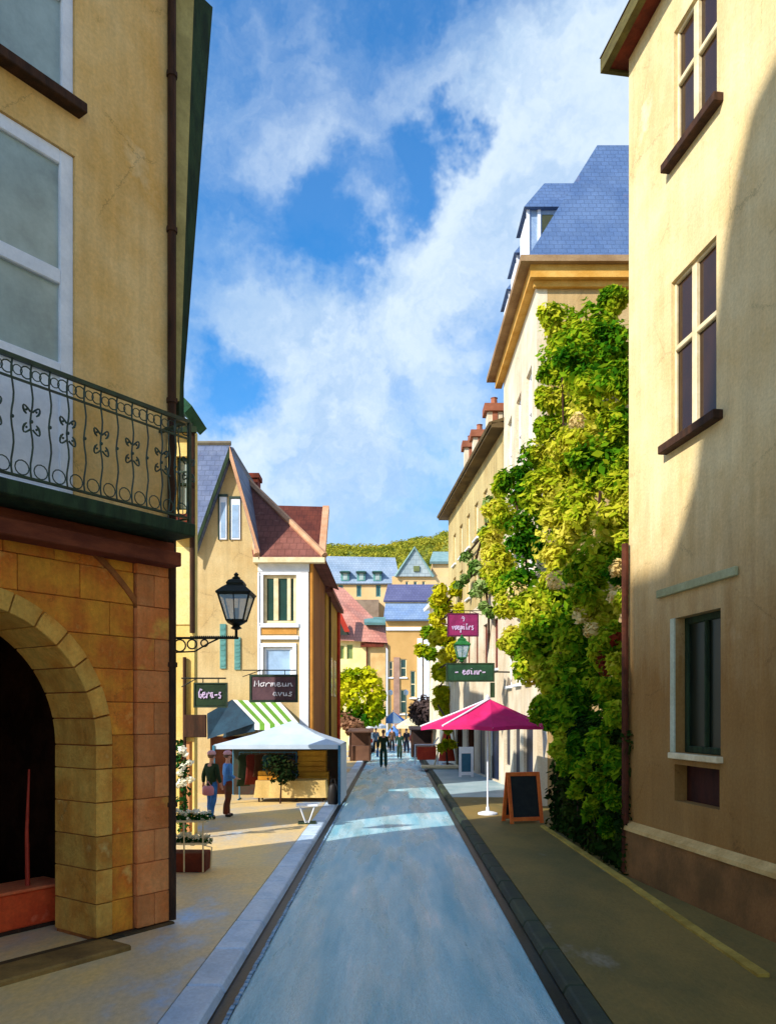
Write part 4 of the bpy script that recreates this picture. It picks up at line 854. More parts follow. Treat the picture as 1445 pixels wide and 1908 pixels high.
# unseen block added behind the camera to throw slanting shade over the cream house
prof = [(1452, 95), (1402, 195), (1372, 320), (1346, 480), (1318, 700), (1292, 900), (1262, 1000), (1240, 1056), (1172, 1080)]
Q = Vector((-15.0, -4.0, 0)); fq = Fac(Q.x, Q.y, -TOSUN.y, TOSUN.x, 1)
pp = []
for px, py in prof:
    u, z = rf.uz(px, py); p = rf.pt(u, 0, z)
    tt = ((Q - p).x * SX + (Q - p).y * SY); p2 = p + Vector((SX, SY, math.tan(SUN_EL))) * tt
    pp.append(((p2 - Q).x * fq.dx + (p2 - Q).y * fq.dy, p2.z))
sgn = 1 if pp[0][0] > pp[-1][0] else -1
poly = [(pp[-1][0] + .0, 0)] + pp[::-1] + [(pp[0][0] + sgn * 6, pp[0][1] + 1.0), (pp[0][0] + sgn * 6, 0)]
tq = thing('shade_block', 'unseen gable-shaped block added behind the corner house to shade the cream house', 'house', Q)
MB().prism([fq.pt(u, 0, z) for u, z in poly], [fq.pt(u, 0, z) + Vector((SX, SY, 0)) * 5 for u, z in poly]).build('wall', ochre, tq)


# ------------------------------------------------------------------ climbing plant between the two right-hand houses
ivy = thing('climbing_plant', 'tall yellow-green climbing plant with cream blossoms beside the cream house', 'climbing plant', (4.3, 17.5, .1))
IV = [(1045, 605, 22.4, 42), (1105, 605, 21.8, 50), (1150, 640, 20.5, 45), (1040, 668, 22.8, 40), (1100, 690, 21, 60), (1150, 715, 19, 45), (1045, 745, 22.6, 42), (1105, 760, 20.5, 55), (1155, 790, 18, 35), (1030, 800, 22.8, 35),
      (1000, 850, 23.4, 38), (1060, 845, 21, 52), (1120, 860, 18.5, 58), (1152, 905, 16.5, 32), (968, 905, 24.2, 42), (1022, 925, 21.5, 55), (1090, 940, 19, 62), (1140, 970, 16.8, 40), (938, 962, 25.5, 34), (985, 1000, 22.5, 52), (1050, 1015, 20, 60), (1112, 1040, 17.5, 55), (1152, 1060, 16, 28),
      (930, 1045, 25.8, 36), (985, 1085, 22.3, 48), (1045, 1105, 19.8, 54), (1110, 1120, 17.2, 52), (945, 1125, 24.5, 30), (1015, 1170, 20.5, 44), (1075, 1190, 18.5, 50), (1132, 1205, 16.4, 42),
      (985, 1245, 22.5, 34), (1040, 1265, 20, 46), (1092, 1275, 17.8, 50), (1140, 1290, 16, 36), (1075, 1345, 17.6, 42), (1125, 1360, 16.2, 42), (1105, 1412, 16.0, 34), (1146, 1420, 15, 24), (1080, 1385, 16.2, 26), (1122, 1385, 14.5, 34), (1150, 1330, 13.75, 26), (1098, 1432, 15.3, 26), (1150, 1420, 13.75, 28), (1125, 1455, 14.5, 26), (1060, 1420, 16.9, 24), (1150, 1490, 13.7, 22), (1108, 1500, 15.1, 20), (1080, 1470, 16.1, 18), (1135, 1540, 14.15, 16), (1010, 1320, 19.6, 26), (955, 1190, 24, 26), (1140, 560, 21.5, 28), (1170, 700, 18, 26), (1035, 1345, 18.6, 24), (1060, 1320, 17.6, 36), (1045, 1395, 17.4, 22), (915, 1000, 27, 24), (935, 1090, 25.5, 30), (1000, 1130, 21.6, 40), (965, 1200, 23, 30), (1010, 1215, 20.6, 40), (1170, 1010, 15.2, 26), (1172, 940, 15.6, 22), (1172, 850, 16.6, 22), (1080, 640, 21.5, 45), (1085, 820, 20, 45), (1165, 1120, 14.6, 22), (1160, 1240, 14.4, 24)]
ri = random.Random(5); fol = MB(); blo = MB(); stm = MB()
for px, py, Y, r in IV:
    c_ = P(px, py, Y); rr = r * Y / F
    for k in range(5):
        d = Vector((ri.gauss(0, 1), ri.gauss(0, 1), ri.gauss(0, 1))).normalized() * rr * ri.uniform(.4, 1.05)
        q = c_ + Vector((d.x, d.y * .7, d.z)); r2 = rr * ri.uniform(.34, .60)
        fol.leaves(q, (r2, r2 * .8, r2 * .85), int(200 + 420 * r2), .16, .2, ri)
    fol.leaves(c_, (rr, rr * .8, rr), 420, .16, .25, ri)
ivy_m = leafmat('ivy_leaves', [S(36, 90, 16), S(88, 140, 22), S(164, 184, 34), S(206, 204, 50), S(226, 216, 86)], .5, .4)
fol.build('foliage', ivy_m, ivy, recalc=False)
BL = [(1148, 1068, 15.6), (1040, 1088, 19.2), (1068, 1080, 18.6), (1085, 1150, 17.6), (1100, 1180, 17.0), (1150, 1120, 15.5), (1075, 800, 19.6), (965, 1108, 22.4)]
for px, py, Y in BL:
    c_ = P(px, py, Y); c_.y -= .25; rr = ri.uniform(13, 22) * Y / F
    c_.y -= .35; c_.x -= .15; blo.leaves(c_, (rr, rr, rr), 130, .10, .5, ri)
blo.build('blossom', leafmat('cream_blossom', [S(214, 182, 112), S(230, 202, 134), S(240, 220, 160)], 2, .2), ivy, recalc=False)
for x, y, pxs in ((4.15, 15.6, [(1130, 1280, 16.2), (1110, 1050, 17.8), (1120, 860, 18.8), (1150, 660, 20.6)]), (4.25, 18.6, [(1050, 1265, 20.2), (1040, 1020, 21), (1050, 850, 21.8), (1045, 620, 22.6)]), (4.1, 19.8, [(1000, 1240, 22.0), (985, 1080, 22.6), (960, 930, 24.2)])):
    stm.tube([(x, y, .1), (x + .05, y, 1.6)] + [P(*q) for q in pxs], [.07, .06, .05, .04, .03, .02][:2 + len(pxs)], 7)
stm.build('stem', darkwood, ivy)
RB_ = [(1128, 1248, 15.3), (1120, 1228, 15.6), (1148, 1190, 15.2)]
redl = leafmat('red_leaves', [S(96, 34, 22), S(120, 48, 28)], 2, .2)
for px, py, Y in RB_: MB().leaves(P(px, py, Y), (.14, .14, .16), 20, .12, .4, ri).build('red_leaves', redl, ivy, recalc=False)

# ------------------------------------------------------------------ creepers
def creeper(name, label, blobs, mat, n, size, Yd=.5, base=None):
    Y0 = blobs[0][2]; t = thing(name, label, 'creeper', (base or P(blobs[-1][0], 1330, Y0)))
    t.location.z = .1; m = MB()
    for px, py, Y, r in blobs:
        c_ = P(px, py, Y); rr = r * Y / F
        for k in range(3):
            d = Vector((ri.gauss(0, .5), ri.gauss(0, .3), ri.gauss(0, .5))) * rr
            m.leaves(c_ + d, (rr * .62, rr * .5, rr * .62), n, size, .35, ri)
    m.build('foliage', mat, t, recalc=False)
    m = MB(); m.tube([(t.location.x + .1, t.location.y, .1)] + [P(px, py, Y + .2) for px, py, Y, r in reversed(blobs)], .05, 5); m.build('stem', darkwood, t)
    return t
yel = leafmat('yellow_leaves', [S(96, 136, 20), S(176, 182, 24), S(214, 208, 36), S(226, 218, 70)], .6, .35)
creeper('creeper', 'bright yellow creeper covering white house wall behind maroon sign', [(848, 1100, 41, 24), (828, 1130, 42.5, 24), (856, 1130, 40, 18), (815, 1160, 44.5, 22), (838, 1165, 42, 22), (805, 1190, 46.5, 22), (830, 1195, 43, 24), (853, 1200, 40, 24), (810, 1220, 45.5, 22), (836, 1225, 42, 22), (862, 1212, 39, 16), (812, 1252, 45, 22), (834, 1255, 42.5, 20), (816, 1285, 44.5, 20), (814, 1312, 44.5, 18), (838, 1350, 40, 12), (830, 1385, 41, 10)], yel, 170, .30)
pale = leafmat('pale_green_leaves', [S(60, 108, 44), S(110, 146, 60), S(170, 186, 120)], .8, .35)
creeper('creeper', 'thin pale green creeper on the brown-eaved house near its white shopfront', [(872, 1030, 37, 14), (905, 990, 33, 20), (912, 950, 32.6, 16), (880, 1065, 36, 16), (868, 1085, 37, 14), (900, 1050, 33.5, 22), (890, 1095, 35, 16), (905, 1100, 33, 18), (910, 1140, 32.4, 18)], pale, 70, .22)

# ------------------------------------------------------------------ yellow tree on the left
yt = thing('yellow_tree', 'round bright yellow tree in front of pink-roofed house', 'tree', (Xat(665, 55), 55, .1))
m = MB(); YT = 55.0
for px, py, r in ((668, 1268, 26), (640, 1275, 24), (695, 1280, 22), (634, 1302, 20), (665, 1300, 28), (698, 1306, 18), (650, 1262, 18), (685, 1262, 20), (628, 1320, 12), (660, 1322, 18), (690, 1326, 16)):
    c_ = P(px, py, YT); rr = r * YT / F
    m.leaves(c_, (rr, rr, rr), 150, .34, .45, ri); m.leaves(c_ + Vector((0, -.4, .15)), (rr * .8, rr * .8, rr * .8), 70, .34, .6, ri)
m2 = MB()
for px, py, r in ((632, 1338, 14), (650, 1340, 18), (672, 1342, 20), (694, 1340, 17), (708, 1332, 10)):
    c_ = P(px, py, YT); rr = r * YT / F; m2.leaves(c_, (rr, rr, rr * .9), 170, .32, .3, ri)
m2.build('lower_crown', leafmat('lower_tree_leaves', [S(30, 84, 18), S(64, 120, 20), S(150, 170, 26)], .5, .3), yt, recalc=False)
for px, py, r in ((622, 1295, 14), (710, 1296, 12), (628, 1345, 12), (704, 1318, 14)):
    c_ = P(px, py, YT); rr = r * YT / F; m.leaves(c_, (rr, rr, rr), 130, .32, .3, ri)
m.build('crown', leafmat('lemon_leaves', [S(70, 116, 16), S(160, 176, 20), S(214, 210, 30), S(230, 222, 60)], .5, .35), yt, recalc=False)
m = MB(); b0 = Vector((Xat(665, YT), YT, .1)); m.tube([b0, b0 + Vector((.05, 0, 1.4)), b0 + Vector((0, 0, 3.4))], [.16, .12, .07], 7)
for dx in (-.8, .7, .2): m.tube([b0 + Vector((.05, 0, 1.6)), b0 + Vector((dx * .5, .1, 2.4)), b0 + Vector((dx, 0, 3.6))], [.08, .06, .03], 5)
m.build('trunk', darkwood, yt)
def bush(name, label, cat, px, py0, py1, Y, mat, size, n=180, trunk=.12):
    c_ = P(px, (py0 + py1) / 2, Y); rz = (py1 - py0) / 2 * Y / F
    t = thing(name, label, cat, (c_.x, Y, .1)); m = MB()
    for k in range(5):
        d = Vector((ri.uniform(-.45, .45), ri.uniform(-.3, .3), ri.uniform(-.4, .4))) * rz
        m.leaves(c_ + d, (rz * .75, rz * .7, rz * .7), n, size, .45, ri)
    m.build('crown', mat, t, recalc=False)
    m = MB(); m.tube([(c_.x, Y, .1), (c_.x + .03, Y, c_.z * .6), c_], [trunk, trunk * .8, trunk * .5], 6); m.build('trunk', darkwood, t)
    return t
bush('mauve_tree', 'dark mauve-brown tree crown at end of street beside yellow creeper', 'tree', 782, 1286, 1352, 57, leafmat('mauve_leaves', [S(44, 38, 40), S(76, 62, 60), S(100, 84, 80)], 1, .15), .34, 260)
bush('brown_bush', 'brown-pink bush under the yellow tree', 'bush', 652, 1322, 1372, 50, leafmat('brown_leaves', [S(96, 74, 46), S(150, 108, 80), S(170, 128, 100)], 1, .2), .26, 140)

# ------------------------------------------------------------------ parasol and cafe things on the right
magenta = M('magenta_canvas', S(214, 34, 108), S(196, 26, 92), S(222, 60, 126), scale=2, rough=.75, bump=.15, mottle=.08)
Yq = 21.6; cx = Xat(908, Yq)
par = thing('parasol', 'large magenta parasol with white edging over the right pavement', 'parasol', (cx, Yq, .1))
zr = Zat(1354, Yq); za = Zat(1303, Yq); hw_ = (1030 - 782) / 2 * Yq / F
m = MB(); n = 8; rim = []
for k in range(n):
    a = 2 * math.pi * k / n; rim.append(Vector((cx + hw_ * math.cos(a), Yq + 1.15 * math.sin(a), zr + (0 if k % 2 == 0 else .03))))
apx = Vector((cx + .06, Yq, za))
vs = [apx]; fs = []
for k in range(n):
    p, q = rim[k], rim[(k + 1) % n]; mid = [apx.lerp(p, .5) - Vector((0, 0, .03)), apx.lerp((p + q) / 2, .5) - Vector((0, 0, .07)), apx.lerp(q, .5) - Vector((0, 0, .03))]; ed = (p + q) / 2 + Vector((0, 0, .03))
    b = len(vs); vs += [mid[0], mid[1], mid[2], p, ed, q]
    fs += [(0, b, b + 1), (0, b + 1, b + 2), (b, b + 3, b + 4, b + 1), (b + 1, b + 4, b + 5, b + 2)]
m.add(vs, fs); can = m.build('canopy', magenta, par, smooth=False)
sm = can.modifiers.new('thick', 'SOLIDIFY'); sm.thickness = .012
m = MB()
for k in range(n):
    p, q = rim[k], rim[(k + 1) % n]; e_ = (p + q) / 2 + Vector((0, 0, .03)); dn = Vector((0, 0, .10))
    m.prism([p, e_, q, q - dn, e_ - dn, p - dn], [v + Vector((0, .012, 0)) for v in (p, e_, q, q - dn, e_ - dn, p - dn)])
m.build('valance', magenta, par)
m = MB(); m.tube([apx + Vector((0, 0, .02)), apx.lerp(rim[4], .5) + Vector((0, -.01, .0)), rim[4] + Vector((-.02, 0, .0))], .03, 6); m.tube([apx + Vector((0, 0, .02)), apx.lerp(rim[5], .5) + Vector((0, -.01, .0)), rim[5] + Vector((0, 0, .0))], .026, 6); m.build('edging', white, par)
m = MB(); m.tube([(cx, Yq, .16), (cx, Yq, za - .02)], .022, 8); m.lathe((cx, Yq, za), [(.05, 0), (.06, .05), (.02, .12)], 8); m.build('pole', white, par)
m = MB()
for k in range(n): m.tube([Vector((cx, Yq, za - .06)), apx.lerp(rim[k], .5) - Vector((0, 0, .07)), rim[k] - Vector((0, 0, .02))], .012, 4); m.tube([Vector((cx, Yq, za - .50)), apx.lerp(rim[k], .5) - Vector((0, 0, .075))], .010, 4)
m.build('ribs', white, par)
m = MB().lathe((cx, Yq, .1), [(.26, 0), (.26, .04), (.16, .07), (.05, .09), (.04, .2)], 16); m.build('foot', white, par, smooth=False)
m = MB(); tx = Xat(1006, Yq); m.tube([(tx, Yq - .5, Zat(1356, Yq)), (tx + .03, Yq - .5, Zat(1380, Yq)), (tx, Yq - .5, Zat(1412, Yq))], [.05, .06, .015], 8); m.build('tie_strap', white, par)
# A-board
pb = G(973, 1532); ab = thing('chalkboard', 'orange framed blackboard standing on right pavement under the plant', 'sign', pb, R(14))
wdt, hgt = 66 * pb.y / F / 2, 93 * pb.y / F
ob = M('orange_board_frame', S(236, 120, 48), S(214, 94, 34), scale=4, bump=.3)
for sg in (-1, 1):
    m = MB(); A_ = lambda x, z, o: Vector((x, sg * (.26 * (1 - z / hgt) + .02) + o, z))
    def bar(xa, za_, xb, zb_): m.prism([A_(xa, za_, -.02), A_(xb, za_, -.02), A_(xb, zb_, -.02), A_(xa, zb_, -.02)], [A_(xa, za_, .02), A_(xb, za_, .02), A_(xb, zb_, .02), A_(xa, zb_, .02)])
    fw = .095
    bar(-wdt, 0, -wdt + fw, hgt); bar(wdt - fw, 0, wdt, hgt); bar(-wdt + fw + .001, hgt - fw, wdt - fw - .001, hgt); bar(-wdt + fw + .001, .06, wdt - fw - .001, .06 + fw)
    f = m.build('frame', ob, ab, bevel=.008, local=True)
    m = MB(); m.prism([A_(-wdt + fw, .06 + fw, -.005), A_(wdt - fw, .06 + fw, -.005), A_(wdt - fw, hgt - fw, -.005), A_(-wdt + fw, hgt - fw, -.005)], [A_(-wdt + fw, .06 + fw, .005), A_(wdt - fw, .06 + fw, .005), A_(wdt - fw, hgt - fw, .005), A_(-wdt + fw, hgt - fw, .005)])
    m.build('slate_panel', M('chalk_black', S(38, 40, 34), S(30, 30, 28), S(54, 58, 50), scale=5, rough=.9), f, local=True)
# white framed board by the shop
pw = G(868, 1448); wb = thing('menu_board', 'white framed blue board standing beneath the magenta parasol', 'sign', pw, R(8)); s_ = pw.y / F
m = MB(); w2, h2_ = 12 * s_, 56 * s_
m.box(-w2 * 1.15, -w2 * .75, -.03, .03, 0, h2_); m.box(w2 * .75, w2 * 1.15, -.03, .03, 0, h2_); m.box(-w2 * .749, w2 * .749, -.03, .03, h2_ - .28, h2_); m.box(-w2 * .749, w2 * .749, -.03, .03, .08, .22); m.build('frame', white, wb, bevel=.01, local=True)
MB().box(-w2 * .74, w2 * .74, -.01, .01, .22, h2_ - .28).build('panel', M('teal_panel', S(60, 110, 136), S(44, 88, 112)), wb, local=True)
# white seat by the wall and white curtain-like door screen
pf = G(884, 1462); t = thing('door_screen', 'white cloth screen hanging from a stand behind the parasol pole', 'screen', G(928, 1452))
sY = t.location.y; m = MB(); xs = [Xat(915 + k * 3, sY) for k in range(9)]; zt_, zb_ = Zat(1352, sY), Zat(1408, sY)
m.add([(x, sY + (.04 if k % 2 else -.04), z) for z in (zb_, zt_) for k, x in enumerate(xs)], [(k, k + 1, k + 10, k + 9) for k in range(8)]); cl = m.build('cloth', white, t, smooth=True); sm = cl.modifiers.new('thick', 'SOLIDIFY'); sm.thickness = .01
m = MB(); m.tube([(xs[0], sY, .1), (xs[0], sY, zt_)], .025, 6); m.tube([(xs[-1], sY, .1), (xs[-1], sY, zt_)], .025, 6); m.tube([(xs[0] - .05, sY, zt_ + .02), (xs[-1] + .05, sY, zt_ + .02)], .025, 6)
m.box(xs[0] - .03, xs[0] + .03, sY - .25, sY + .25, .1, .14); m.box(xs[-1] - .03, xs[-1] + .03, sY - .25, sY + .25, .1, .14); m.build('stand', M('pale_grey_metal', S(196, 200, 196), S(176, 182, 180)), t)
# cafe barrier with orange canvas, folded red parasol, white deck
redc = M('red_orange_canvas', S(206, 72, 40), S(180, 50, 28), S(222, 96, 66), scale=2, rough=.7)
pc = G(796, 1424); cb = thing('cafe_barrier', 'white framed low barrier filled with orange canvas beside the road', 'barrier', pc); Yc = pc.y
xa, xb = Xat(773, Yc), Xat(815, Yc); zt_ = Zat(1388, Yc); m = MB()
m.tube([(xa, Yc, .1), (xa, Yc, zt_), (xb, Yc, zt_), (xb, Yc, .1)], .05, 6); m.tube([(xb - .25, Yc, zt_), (xb + .05, Yc, Zat(1374, Yc))], .04, 6); m.build('frame', white, cb)
MB().box(xa + .1, xb - .08, Yc - .02, Yc + .02, Zat(1416, Yc), zt_ - .12).build('canvas', redc, cb)
Yf = GY(1427, .1); xf = Xat(832, Yf); fp_ = thing('folded_parasol', 'folded red-orange parasol standing in white rack next to the orange barrier', 'parasol', (xf, Yf, .1))
m = MB().lathe((xf, Yf, .35), [(.44, 0), (.40, .3), (.24, 1.1), (.08, Zat(1350, Yf) - .4), (.02, Zat(1346, Yf) - .35)], 10, sy=.7); m.build('canvas', redc, fp_)
m = MB().tube([(xf, Yf, .1), (xf, Yf, Zat(1338, Yf))], .035, 6); m.build('pole', white, fp_)
m = MB().lathe((xf, Yf, .1), [(.35, 0), (.35, .1), (.1, .16)], 12); m.build('foot', white, fp_)
rk = thing('white_rack', 'white slanting rack posts on either side of folded red parasol', 'rack', (xf, Yf + .3, .1))
m = MB(); m.tube([(xf - .62, Yf + .3, .12), (xf + .02, Yf + .3, Zat(1346, Yf))], .05, 6); m.tube([(xf + .58, Yf + .3, .12), (xf + .28, Yf + .3, Zat(1346, Yf))], .06, 6); m.tube([(xf - .05, Yf + .3, Zat(1350, Yf)), (xf + .35, Yf + .3, Zat(1350, Yf))], .04, 6); m.build('frame', offwhite, rk)
dk = thing('white_deck', 'low white platform under the barrier and folded parasol', 'platform', G(818, 1434)); Yk = dk.location.y
MB().box(Xat(785, Yk), Xat(855, Yk), Yk, Yk + 1.0, .14, .26).build('top', offwhite, dk, bevel=.02)
MB().box(Xat(790, Yk), Xat(850, Yk), Yk + .1, Yk + .9, .1, .139).build('base', white, dk)

# ------------------------------------------------------------------ hanging signs with brushed script
ink = M('lilac_script', S(214, 196, 226), S(196, 176, 214), scale=4, rough=.6, bump=0); ink_w = M('white_script', S(240, 236, 240), S(226, 220, 230), rough=.6, bump=0)
GL = {  # strokes in a unit box
 'G': [[(.9, .85), (.5, 1), (.1, .6), (.2, .1), (.6, 0), (.9, .35), (.55, .42)]], 'e': [[(.1, .3), (.7, .42), (.6, .62), (.25, .6), (.1, .25), (.4, 0), (.95, .15)]],
 'r': [[(.1, 0), (.25, .6), (.3, .4), (.6, .62), (.9, .5)]], 'a': [[(.7, .55), (.3, .6), (.1, .25), (.35, 0), (.7, .5), (.72, .05), (.95, .1)]], 's': [[(.8, .58), (.4, .62), (.3, .4), (.7, .25), (.6, 0), (.1, .05)]],
 'p': [[(.15, -.45), (.2, .6), (.3, .6), (.75, .55), (.7, .15), (.25, .08)]], 'i': [[(.3, .6), (.35, .05), (.7, .1)], [(.32, .85), (.36, .9)]], 'n': [[(.1, 0), (.2, .6), (.25, .4), (.6, .6), (.75, .05), (.95, .1)]],
 'm': [[(.05, 0), (.12, .6), (.3, .6), (.38, .05), (.5, .6), (.7, .6), (.78, .05), (.98, .1)]], 'u': [[(.1, .6), (.2, .05), (.6, .05), (.7, .6), (.78, .05), (.95, .1)]], 'v': [[(.1, .6), (.4, 0), (.8, .62)]], 'o': [[(.5, .6), (.1, .4), (.3, 0), (.75, .15), (.7, .55), (.45, .6), (.95, .6)]],
 'M': [[(.05, 0), (.15, .95), (.45, .3), (.8, 1), (.9, 0)]], '9': [[(.8, .7), (.4, 1), (.2, .65), (.7, .6), (.8, .8), (.55, 0)]], '-': [[(.1, .3), (.9, .34)]], '.': [[(.3, .05), (.36, .1)]], 'l': [[(.2, .3), (.55, 1), (.35, 1), (.35, .05), (.7, .1)]]}
def script(root, fa, o, u, z, size, text, mat, r=.1, width=1):
    adv = width / len(text) / size
    for k, chv in enumerate(text):
        m = MB()
        for st in GL.get(chv, []): m.tube([fa.pt(u + (k * adv + x * adv * .98) * size, o, z + y * size) for x, y in st], size * r, 5)
        m.build('letter', mat, root)
def sign(label, px0, px1, py0, py1, Y, board, frame, lines, wall_px, arm_py, name='hanging_sign', group=None, fr=.05):
    fa = front(Y); x0, x1, z0, z1 = Xat(px0, Y), Xat(px1, Y), Zat(py1, Y), Zat(py0, Y)
    t = thing(name, label, 'sign', ((x0 + x1) / 2, Y, z0))
    MB().fbox(fa, x0, x1, -.03, .03, z0, z1).build('board', board, t, bevel=.008)
    m = MB(); m.fbox(fa, x0 - fr, x0, -.04, .045, z0 - fr, z1 + fr); m.fbox(fa, x1, x1 + fr, -.04, .045, z0 - fr, z1 + fr); m.fbox(fa, x0, x1, -.04, .045, z1 + .001, z1 + fr); m.fbox(fa, x0, x1, -.04, .045, z0 - fr, z0 - .001); m.build('frame', frame, t)
    if arm_py:
        za_ = Zat(arm_py, Y); xw = Xat(wall_px, Y); xe = x1 if wall_px < (px0 + px1) / 2 else x0
        m = MB(); m.tube([(xw, Y, za_), (xe, Y, za_)], .018, 6); m.tube([(xw, Y, za_ - .18), (xw + (xe - xw) * .35, Y, za_)], .012, 5)
        for q in (.25, .75): m.tube([(x0 + (x1 - x0) * q, Y, za_), (x0 + (x1 - x0) * q, Y, z1 + fr * .5)], .012, 5)
        m.build('bracket', lamp_iron, t)
    for txt, u, zf, sz, mt in lines: script(t, fa, .038, x0 + (x1 - x0) * u, z0 + (z1 - z0) * zf, (z1 - z0) * sz, txt, mt, .10, (x1 - x0) * (1 - 2 * u if u < .35 else .94 - u if u > .45 else .18))
    return t
dgreen = M('dark_green_board', S(40, 62, 40), S(28, 46, 30), scale=3); purple = M('plum_brown_board', S(98, 72, 78), S(76, 54, 62), S(120, 92, 96), scale=2.5); maroon = M('maroon_board_paint', S(146, 42, 96), S(120, 30, 78), S(164, 72, 120), scale=2.5); fgreen = M('forest_green_board', S(36, 74, 48), S(26, 58, 40), scale=3)
sign('small dark green hanging sign with lilac script, left of the plum sign', 364, 421, 1275, 1316, 16.6, dgreen, iron, [('Gera-s', .12, .36, .42, ink)], 338, 1264, fr=.03)
sign('plum brown hanging sign with two lines of white script on golden house', 469, 551, 1261, 1305, 22.5, purple, iron, [('Mormeun', .06, .58, .26, ink_w), ('avus', .48, .18, .26, ink_w)], 452, 1249, fr=.06)
mr_ = sign('maroon hanging sign with pale script above the green lantern', 835, 889, 1145, 1184, 33, maroon, M('plum_frame', S(96, 34, 66), S(80, 26, 54)), [('9', .42, .66, .24, ink), ('voepilrs', .12, .26, .30, ink)], 897, 1138, fr=.05)
gs = sign('long dark green shop sign with lilac script above the magenta parasol', 833, 918, 1238, 1268, 29, fgreen, greenwood, [('-geoinr-', .16, .36, .42, ink)], 928, None, fr=.05)
zs = Zat(1300, 29); m = MB().fbox(front(29), Xat(913, 29), Xat(921, 29), -.06, .05, zs, Zat(1272, 29)); m.build('bracket', greenwood, gs)
m = MB(); m.tube([(Xat(918, 29), 29, Zat(1252, 29)), (X8 + .02, 29.2, Zat(1252, 29))], .03, 6); m.build('arm', lamp_iron, gs)
lt = thing('wall_lantern', 'small green lantern standing over the long green shop sign', 'lantern', P(860, 1236, 29))
green_i = M('bright_green_iron', S(40, 112, 52), S(26, 88, 42), scale=6, rough=.5)
lantern(lt, P(860, 1234, 29), 52 * 29 / F, green_i)

# ------------------------------------------------------------------ market tent and its goods
tent_w = M('tent_white', S(196, 210, 224), S(180, 198, 216), scale=1.2, rough=.7, bump=.1, mottle=.05)
Yt0 = GY(1500, .1); tb = thing('market_tent', 'white peaked market tent with open front on left pavement', 'tent', (Xat(520, Yt0), Yt0, .1))
xl, xr = Xat(398, Yt0), Xat(632, Yt0); zE = Zat(1388, Yt0); D = 3.0; xm = (xl + xr) / 2 + .3; zA = Zat(1343, Yt0 + D / 2)
pk = Vector((xm, Yt0 + D / 2, zA)); cr = [Vector((xl, Yt0, zE)), Vector((xr, Yt0, zE)), Vector((xr, Yt0 + D, zE)), Vector((xl, Yt0 + D, zE))]
m = MB()
for k in range(4):
    a, b = cr[k], cr[(k + 1) % 4]; nn = 6
    for j in range(nn):
        p, q = a.lerp(b, j / nn), a.lerp(b, (j + 1) / nn)
        pm, qm = p.lerp(pk, .5) - Vector((0, 0, .05)), q.lerp(pk, .5) - Vector((0, 0, .05))
        m.add([p, q, qm, pm], [(0, 1, 2, 3)]); m.add([pm, qm, pk], [(0, 1, 2)])
m.build('canopy', tent_w, tb)
m = MB()
for k in range(4):
    a, b = cr[k], cr[(k + 1) % 4]
    m.prism([a, b, b - Vector((0, 0, .13)), a - Vector((0, 0, .13))], [v + Vector((.008, .008, 0)) for v in (a, b, b - Vector((0, 0, .13)), a - Vector((0, 0, .13)))])
m.build('valance', tent_w, tb)
tb_blue = M('tent_blue_metal', S(60, 120, 150), S(44, 98, 126), rough=.4)
for c_ in cr:
    MB().box(c_.x - .035, c_.x + .035, c_.y - .035, c_.y + .035, .1, c_.z - .02).build('post', tb_blue, tb)
m = MB(); nn = 8
m.add([(xr + .04 + (.02 if k % 2 else 0), Yt0 + D * k / nn, z) for z in (.12, zE - .05) for k in range(nn + 1)], [(k, k + 1, k + nn + 2, k + nn + 1) for k in range(nn)]); sp_ = m.build('side_panel', tent_w, tb, smooth=True)
MB().add([(xl, Yt0 + D - .05, .12), (xr, Yt0 + D - .05, .12), (xr, Yt0 + D - .05, zE), (xl, Yt0 + D - .05, zE)], [(0, 1, 2, 3)]).build('back_panel', M('tent_back', S(52, 56, 44), S(70, 48, 36), S(40, 62, 64), scale=1.2), tb)
# table with pale cloth
clothm = M('sand_cloth', S(216, 184, 120), S(196, 164, 98), scale=1.5, rough=.9)
Yj = Yt0 + .7; xa, xb = Xat(478, Yj), Xat(604, Yj); zt_ = Zat(1455, Yj)
tt = thing('market_table', 'table under sand coloured cloth inside the market tent', 'table', ((xa + xb) / 2, Yj, .1))
MB().box(xa, xb, Yj, Yj + .8, zt_ - .04, zt_ - .003).build('tabletop', darkwood, tt)
for x in (xa + .06, xb - .06):
    for y in (Yj + .08, Yj + .72): MB().box(x - .025, x + .025, y - .025, y + .025, .1, zt_ - .041).build('leg', darkwood, tt)
ct = MB(); nn = 40
top = [(xa - .03, Yj - .03), (xb + .03, Yj - .03), (xb + .03, Yj + .83), (xa - .03, Yj + .83)]
ring_t = []; ring_b = []
for k in range(4):
    for j in range(10):
        p = Vector(top[k] + (zt_,)).lerp(Vector(top[(k + 1) % 4] + (zt_,)), j / 10); ring_t.append(p)
        o_ = (p - Vector(((xa + xb) / 2, Yj + .4, zt_))).normalized(); ring_b.append(p + o_ * (.03 + .04 * (j % 2)) - Vector((0, 0, zt_ - .24)))
ct.add(ring_t, [tuple(range(40))]); ct.add(ring_t + ring_b, [(k, (k + 1) % 40, 40 + (k + 1) % 40, 40 + k) for k in range(40)])
tag(ct.build('tablecloth', clothm), 'sand coloured cloth hanging to the ground over market table', 'tablecloth')
amb = M('amber_box', S(206, 146, 42), S(178, 118, 30), scale=2, bump=.3)
